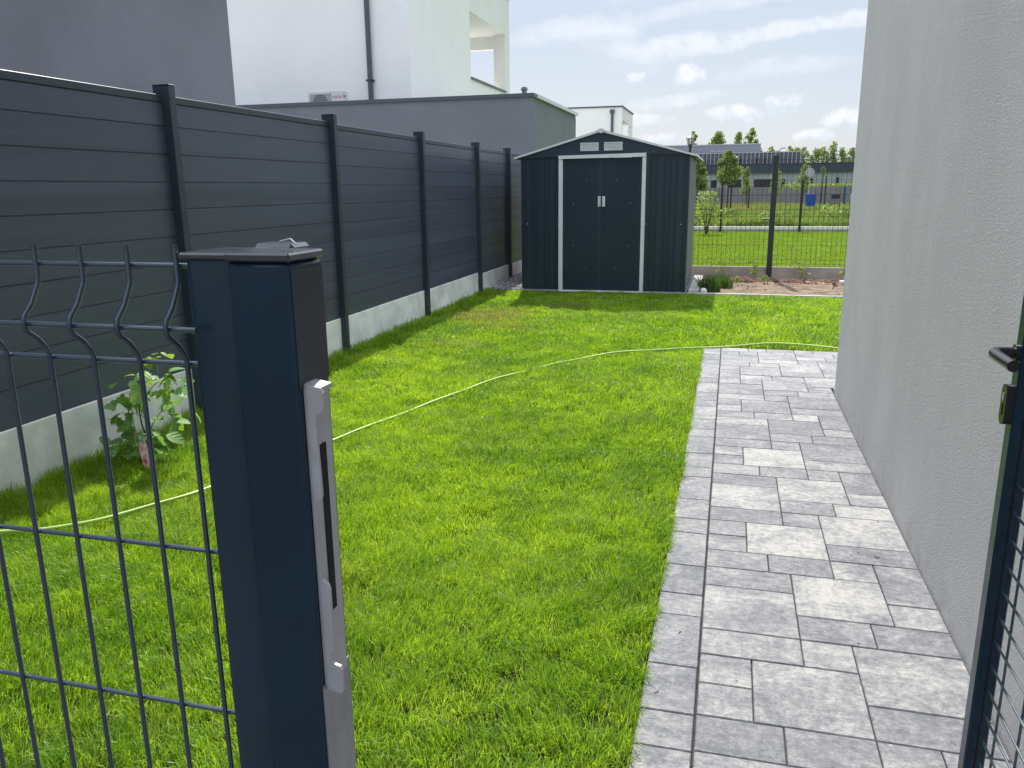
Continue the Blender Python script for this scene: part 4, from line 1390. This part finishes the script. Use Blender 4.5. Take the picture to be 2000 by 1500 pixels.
def far_grass():
    n = 70000
    X = rng.uniform(-4, 9, n)
    Y = 14.1 + (28.8 - 14.1) * rng.random(n)
    k_ = 0.02 + (Y - 14) * .0015
    H = .045 + .03 * fbm(X, Y, 1.5, 40) * 1.0
    t = .15 + .8 * fbm(X, Y * 2.2, .9, 44) + .3 * (rng.random(n) - .5)
    blades('mown_grass', 'far_grass', X, Y, np.full(n, -.045), H, k_, .2 + .5 * rng.random(n), t, (rng.random(n) < .03) * .7,
           label='short mown grass of the neighbour lawn behind the rear fence', cat='grass', kind='stuff')
    # meadow weeds
    n = 80000
    Y = 29.3 + (66.5 - 29.3) * rng.random(n) ** 1.3
    X = rng.uniform(-.13, .21, n) * Y + rng.uniform(-1.2, 1.2, n)
    c = fbm(X, Y, .55, 50)
    H = (.10 + .55 * np.clip(c - .25, 0, 1) + .25 * rng.random(n)) * np.where(Y < 33, 1.25, 1)
    dryb = np.clip((fbm(X, Y, .35, 60) - .42) * 3.2, 0, 1) * .7 * (Y > 44) + (rng.random(n) < .05) * .7
    t = .0 + .95 * fbm(X, Y, .8, 55) + .4 * (rng.random(n) - .5) + np.where(Y < 36, .1, -.02)
    H *= np.where(Y > 60, .7, 1)
    blades('meadow_weeds', 'weeds', X, Y, np.full(n, -.05), H, .03 + .05 * rng.random(n), .1 + .5 * rng.random(n), t, dryb,
           label='tall uncut weeds and meadow grass beyond the white kerb', cat='weeds', kind='stuff')


far_grass()


def bush(x, y, h, r, label, n=500, name='bush', size=.13, m='tree_leaf', cat='bush', group=None, lift=0.0):
    t = thing(name, label, cat, (x, y, 0), group)
    b = MB()
    P = []
    for i in range(6):
        a = i * 1.05 + random.random()
        tip = (x + r * .6 * math.cos(a), y + r * .6 * math.sin(a), h * random.uniform(.6, 1))
        b.tube([(x, y, -.05), ((x + tip[0]) / 2, (y + tip[1]) / 2, h * .45), tip], [.025, .016, .006], 5)
    b.build('stems', 'bark', t)
    for i in range(n):
        z = lift + (h - lift) * random.random()
        rr = r * (1 - .75 * abs(z / h - .45)) * random.random() ** .5
        a = random.uniform(0, 6.28)
        P.append((x + rr * math.cos(a), y + rr * math.sin(a), z))
    P = np.array(P)
    leaf_cloud('foliage', m, P, size, t, .25 + .5 * rng.random(n) + .3 * (P[:, 0] < x))
    return t


bush(-.75, 27.2, 1.35, .48, 'small sparse shrub on the neighbour lawn just right of the shed', 620, size=.085, lift=.25)
random.seed(21)
for i, (x, y, h, r, lb) in enumerate([(3.7, 31.2, .75, .9, 'dark green weed clump behind the white kerb at centre right'), (5.6, 31.0, .65, .9, 'low bright weed clump behind the kerb near the house corner'),
                                     (-.2, 31.5, .7, .7, 'leafy weed clump behind the kerb right of the small shrub'), (1.6, 31.5, .6, .8, 'broad leaved weed clump left of the rear fence post')]):
    bush(x, y, h, r, lb, 420, 'weed_clump', .13, 'weeds', 'weeds')


def tree(x, y, ht, crown_z, r, label, n=900, size=.2, m='tree_leaf', name='young_tree', cat='tree', group=None, tr=.045, cone=.5, lobes=9, z0=-.05):
    t = thing(name, label, cat, (x, y, 0), group)
    MB().tube([(x, y, z0), (x + .02 * ht / 3, y, crown_z), (x, y, ht * .93)], [tr, tr * .7, tr * .15], 7).build('trunk', 'bark', t)
    lb = MB()
    C = []
    for i in range(lobes):
        a = random.uniform(0, 6.28)
        f = (i + .5) / lobes
        z = crown_z + (ht - crown_z) * (.05 + .85 * f)
        w = r * (1 - cone * f) * random.uniform(.35, .75)
        c = (x + w * math.cos(a), y + w * math.sin(a), z)
        C.append((c, r * random.uniform(.32, .6) * (1 - cone * f * .6)))
        lb.tube([(x, y, crown_z + (z - crown_z) * .55), c], [tr * .4, tr * .12], 5)
    lb.build('limbs', 'bark', t)
    n = int(n * 2.1)
    size *= .72
    P, T = [], []
    for i in range(n):
        c, rr = random.choice(C)
        if random.random() < .35:
            f = random.random()
            w = r * (1 - cone * f) * random.random() ** .5 * .95 * max(.15, 1 - (2 * f - .9) ** 2) ** .5
            a = random.uniform(0, 6.28)
            P.append((x + w * math.cos(a), y + w * math.sin(a), crown_z + (ht - crown_z) * (f * 1.02)))
            T.append(random.random() * .8)
            continue
        d = Vector((random.gauss(0, 1), random.gauss(0, 1), random.gauss(0, 1))).normalized() * rr * random.random() ** .4
        P.append((c[0] + d.x, c[1] + d.y, c[2] + d.z * .9))
        T.append(random.random() * .7 + .2)
    leaf_cloud('crown', m, np.array(P), size, t, np.array(T))
    return t


random.seed(31)
tree(-1.85, 46, 2.95, 1.35, .75, 'young bright green tree partly hidden by the shed', 1300, .17)
tree(-.25, 46, 3.30, 1.60, .80, 'fullest young tree beside the shed, staked, with round crown', 1700, .17)
G_ = 'thin saplings in front of the school'
tree(.95, 60, 2.75, .9, .55, 'pale feathery sapling right of the round young tree', 600, .15, 'pale_leaf', 'sapling', group=G_)
tree(2.95, 60, 2.6, .9, .6, 'dark sapling just left of the rear fence post', 400, .15, 'tree_leaf', 'sapling', group=G_)
tree(4.7, 60, 2.9, 1.0, .75, 'bushy sapling just right of the rear fence post', 600, .15, 'tree_leaf', 'sapling', group=G_, lobes=7)
tree(6.0, 61, 2.75, 2.2, .25, 'tiny tufted sapling right of the round grey sign', 120, .13, 'pale_leaf', 'sapling', group=G_, lobes=3)
tree(8.1, 60, 2.95, 1.2, .5, 'slim pale sapling near the house corner', 420, .14, 'pale_leaf', 'sapling', group=G_)
tree(9.3, 60, 2.9, 1.0, .6, 'sapling half hidden by the house corner', 420, .15, 'pale_leaf', 'sapling', group=G_)
# low hedge growing along the grey wall top
n = 3500
P = np.stack([rng.uniform(4.0, 14, n), rng.uniform(68.5, 69.5, n), 1.15 + .35 * rng.random(n) ** 2 + .18 * fbm(rng.uniform(0, 9, n), rng.uniform(0, 9, n), 2, 3)], 1)
h_ = leaf_cloud('hedge', 'tree_leaf', P, .16, None, rng.random(n))
tag(h_, 'low straggly hedge showing over the long grey wall', 'hedge', kind='stuff')

# long grey wall of concrete panels
lw = thing('long_wall', 'long purplish grey concrete panel wall across the meadow', 'wall', (5, 68, 0))
for i in range(14):
    x0 = -13 + i * 3.0
    MB().box(x0, x0 + 2.93, 68.0, 68.12, -.05, 1.385).build('panel', 'far_wall', lw)
    MB().box(x0 - .07, x0 - .0005, 67.97, 68.15, -.05, 1.40).build('post', 'far_wall', lw)

# school ---------------------------------------------------------
sc_ = thing('school', 'long low school building with dark blue roof band and finned upper storey', 'building', (5, 75, 0))
MB().box(-14, 30, 75.0, 78.9, -.05, 2.56).build('wall', 'school_wall', sc_)
MB().box(-14.1, 30.1, 74.8, 78.9, 2.5605, 3.32).build('roof_band', 'school_band', sc_)
MB().box(-14.15, 30.15, 74.76, 78.9, 3.3205, 3.36).build('roof_coping', 'dark_metal', sc_)
for (a, b, z0, z1) in ((-1.85, -1.36, 1.3, 2.02), (-.40, .72, 1.3, 2.04), (1.78, 3.36, 1.3, 2.05), (4.06, 4.33, 1.3, 2.06), (5.70, 6.62, 1.4, 2.08), (8.45, 8.68, 1.3, 2.13), (10.3, 11.6, 1.3, 2.1), (-5, -3.4, 1.3, 2.05), (13, 14.6, 1.3, 2.1)):
    w_ = MB().box(a, b, 74.96, 74.9995, z0, z1).build('window', 'glass_dark', sc_)
    for q in range(1, 3):
        MB().box(a + .02, b - .02, 74.925, 74.9595, z0 + (z1 - z0) * q / 3 - .02, z0 + (z1 - z0) * q / 3 + .02).build('blind', 'school_band', w_)
MB().box(-12, 5.80, 79.0, 86, 3.2, 4.40).build('upper_storey', 'school_clad', sc_)
MB().box(-12.05, 5.85, 78.93, 86, 4.4005, 4.47).build('upper_coping', 'fin_white', sc_)
fm = MB().box(-.03, .03, 78.80, 78.995, 3.36, 4.40).mesh('fin', 'fin_white')
for i in range(42):
    x = 5.74 - i * .355
    inst('fin', fm, sc_, (x, 0, 0))
for i in range(0, 40):
    if i % 4 != 3 and (i // 5) % 2 == 1 or i in (8, 9, 10, 14, 15, 25, 26, 27, 31, 32):
        x = 5.74 - i * .355
        MB().box(x - .315, x - .04, 78.97, 78.9985, 3.40, 3.92).build('window', 'glass_dark' if i % 3 else 'wood_brown', sc_)
MB().box(-14, 2.52, 88, 96, 3, 5.56).build('roof_block', 'school_box', sc_)
MB().box(-14.05, 2.57, 87.93, 96, 5.5605, 5.66).build('block_coping', 'fin_white', sc_)
for x in (-1.9, -1.4, -1.0, -.3):
    MB().box(x - .02, x + .02, 79.3, 79.34, 4.48, 4.62).build('roof_stub', 'dark_metal', sc_)
    MB().box(x - .16, x + .16, 79.25, 79.38, 4.6205, 4.65).build('roof_hood', 'light_metal', sc_)
rl = thing('roof_railing', 'thin dark guard railing along the right part of the school roof', 'railing', (9, 75.2, 3.36))
for i in range(26):
    x = 5.7 + i * .62
    MB().box(x - .025, x + .025, 75.0, 75.05, 3.3605, 3.98).build('baluster', 'school_band', rl)
for z in (3.62, 3.96):
    MB().box(5.6, 21.3, 75.051, 75.08, z, z + .03).build('rail', 'school_band', rl)

# background trees over the school
random.seed(41)
bt = 'trees rising behind the school roof'
tree(-2.1, 110, 8.2, 5.5, 1.35, 'rounded dark tree behind the school roof, left of the tall pair', 650, .38, 'tree_leaf', 'background_tree', tr=.14, lobes=9, cone=.3, group=bt)
tree(.55, 110, 8.1, 5.2, 0.95, 'left one of two tall airy trees above the school', 380, .36, 'pale_leaf', 'background_tree', tr=.12, lobes=8, cone=.2, group=bt)
tree(2.0, 110, 8.5, 5.0, 1.05, 'right one of two tall airy trees above the school', 500, .36, 'tree_leaf', 'background_tree', tr=.12, lobes=8, cone=.2, group=bt)
tree(-5.2, 110, 8.3, 5.4, .85, 'small dark tree showing behind the garden lantern', 260, .34, 'tree_leaf', 'background_tree', tr=.1, lobes=6, cone=.4, group=bt)
ORD = ('first', 'second', 'third', 'fourth', 'fifth', 'sixth', 'seventh', 'eighth', 'ninth', 'tenth', 'eleventh', 'twelfth')
for i in range(12):
    x = 3.4 + i * 1.15 + random.uniform(-.3, .3)
    hh = 6.1 + random.uniform(-.3, .75) + (i > 6) * .25
    tree(x, 118 + random.uniform(-2, 2), hh, 3.2, 1.15, ORD[i] + ' pale tree from the left in the thin row behind the school roof railing', 330, .36, 'pale_leaf', 'row_tree', tr=.07, lobes=13, cone=.35, group='pale spring trees in a row behind the school')
# distant tree belt closing the horizon
n = 26000
X = rng.uniform(-260, 300, n)
Y = 300 + rng.uniform(0, 30, n)
Z = (3 + 9 * fbm(X, Y * 0, .03, 70)) * rng.random(n) ** .6
h_ = leaf_cloud('far_woods', 'pale_leaf', np.stack([X, Y, Z], 1), 2.6, None, rng.random(n) * .5)
tag(h_, 'far low belt of woods along the horizon', 'woods', kind='stuff')

# street furniture and clutter -------------------------------------
ln = thing('garden_lantern', 'dark post lantern with tapered glass head seen above the shed roof', 'lamp', (-1.61, 32, 0))
MB().tube([(-1.61, 32, -.05), (-1.61, 32, 2.9)], [.06, .045], 10).build('pole', 'bin_black', ln)
MB().cyl(-1.61, 32, 2.9005, 3.03, .06, .085, 8).build('collar', 'bin_black', ln)
MB().cyl(-1.61, 32, 3.031, 3.27, .075, .15, 6).build('lamp_glass', 'lamp_glass', ln)
for j in range(6):
    a = j * PI / 3 + .0
    MB().tube([(-1.61 + .078 * math.cos(a), 32 + .078 * math.sin(a), 3.03), (-1.61 + .155 * math.cos(a), 32 + .155 * math.sin(a), 3.27)], .009, 4).build('glazing_bar', 'bin_black', ln)
MB().cyl(-1.61, 32, 3.2705, 3.34, .175, .05, 8).build('lamp_cap', 'dark_metal', ln)
sl = thing('street_lamp', 'slim dark street lamp with short arm before the school roof', 'street lamp', (3.5, 70, 0))
MB().tube([(3.5, 70, -.05), (3.5, 70, 4.2), (3.53, 70, 4.34), (3.6, 70, 4.38)], [.05, .03, .03, .03], 6).build('pole', 'dark_metal', sl)
MB().box(3.58, 3.92, 69.93, 70.07, 4.36, 4.42).build('lamp_head', 'dark_metal', sl)

sg = thing('round_sign', 'round pale grey sign on a slim pole beyond the meadow', 'sign', (4.66, 55, 0))
MB().tube([(4.66, 55, -.05), (4.63, 55, 2.55)], .028, 8).build('pole', 'sign_grey', sg)
MB().prism([(4.632 + .275 * math.cos(2 * PI * j / 32), 2.28 + .275 * math.sin(2 * PI * j / 32)) for j in range(32)], 'y', 54.95, 54.97).build('disc', 'sign_grey', sg)
bl = thing('blue_tub', 'bright blue plastic tub standing in the meadow weeds', 'tub', (4.54, 52, 0))
b = MB()
ringv = []
for (z, s) in ((.0, .80), (.35, .9), (.80, .98), (.93, 1.0), (.96, 1.02)):
    ringv.append((z, s))
vs, fs = [], []
for (z, s) in ringv:
    for j in range(20):
        q = 2 * PI * j / 20
        ex = math.copysign(abs(math.cos(q)) ** .5, math.cos(q)) * .30 * s
        ey = math.copysign(abs(math.sin(q)) ** .5, math.sin(q)) * .25 * s
        vs.append((4.54 + ex, 52 + ey, z))
for i in range(4):
    for j in range(20):
        fs.append((i * 20 + j, i * 20 + (j + 1) % 20, (i + 1) * 20 + (j + 1) % 20, (i + 1) * 20 + j))
fs.append(tuple(range(20)))
fs.append(tuple(range(80, 100)))
MB().add(vs, fs).build('body', 'blue_plastic', bl)
MB().cbox(4.22, 4.86, 51.74, 52.26, .961, .99, .008).build('lid', 'blue_plastic', bl)
ch = thing('folding_chair', 'dark folding chair standing in rubble at the meadow edge', 'chair', (5.95, 52, 0))
MB().cbox(5.70, 6.18, 52.2, 52.24, .70, .96, .01).build('backrest', 'bin_black', ch)
MB().cbox(5.72, 6.16, 51.85, 52.2, .42, .46, .008).build('seat', 'bin_black', ch)
for (a, y0, y1) in ((5.72, 52.22, 51.85), (6.16, 52.22, 51.85), (5.74, 51.87, 52.3), (6.14, 51.87, 52.3)):
    MB().tube([(a, y0, .72 if y0 > 52 else .43), (a, y1, -.05)], .018, 6).build('leg', 'dark_metal', ch)
bf = thing('metal_frame', 'tall blue metal frame draped with white cloth near the house corner', 'frame', (6.9, 53, 0))
for x in (6.60, 7.35):
    MB().box(x - .04, x + .04, 52.96, 53.04, -.05, 1.27).build('upright', 'blue_paint', bf)
MB().box(6.56, 7.39, 52.96, 53.04, 1.2705, 1.33).build('crossbar', 'blue_paint', bf)
cl = MB()
NX, NZ = 16, 8
vs = []
for j in range(NZ + 1):
    for i in range(NX + 1):
        t = i / NX
        z = .25 + (1.0 - .25) * j / NZ
        vs.append((6.85 + .42 * t + .06 * math.sin(z * 5), 52.85 + .08 * math.sin(t * 24 + z * 4), z))
fs = [(j * (NX + 1) + i, j * (NX + 1) + i + 1, (j + 1) * (NX + 1) + i + 1, (j + 1) * (NX + 1) + i) for j in range(NZ) for i in range(NX)]
co_ = MB().add(vs, fs).build('white_sheet', 'white_cloth', label='crumpled white sheet hanging from the blue frame', cat='cloth')
for (x, y, w, h, lb) in ((5.25, 51.5, .35, .22, 'white rubble sack left of the dark folding chair'), (6.35, 51.6, .5, .16, 'low heap of pale rubble right of the dark folding chair'), (-.05, 50, .3, .12, 'white scrap lying in weeds left of the rear fence post')):
    b = MB()
    bm = bmesh.new()
    bmesh.ops.create_icosphere(bm, subdivisions=2, radius=1)
    b.add([(x + v.co.x * w / 2 * random.uniform(.7, 1.2), y + v.co.y * w / 2, .12 + v.co.z * h * random.uniform(.6, 1.3)) for v in bm.verts], [[v.index for v in f.verts] for f in bm.faces])
    bm.free()
    b.build('rubble_heap', 'stone_white', label=lb, cat='rubble')
for (x, y, h, lb) in ((5.73, 56, 2.02, 'tallest thin dark post left of the folding chair'), (6.87, 56, 1.42, 'short thin dark post by the blue frame'), (-1.55, 46.3, 1.6, 'dark tree stake under the tree next to the shed'),
                      (-.05, 46.3, 1.7, 'dark stake beside the round young tree'), (.95, 50.0, 1.35, 'dark stake right of the round young tree')):
    MB().tube([(x, y, -.05), (x, y, h)], .045, 6).build('stake', 'bin_black', label=lb, cat='post', group='thin dark posts in the meadow')

tris = sum(len(o.data.polygons) for o in SC.objects if o.type == 'MESH')
print('objects', len(SC.objects), 'polys', tris)
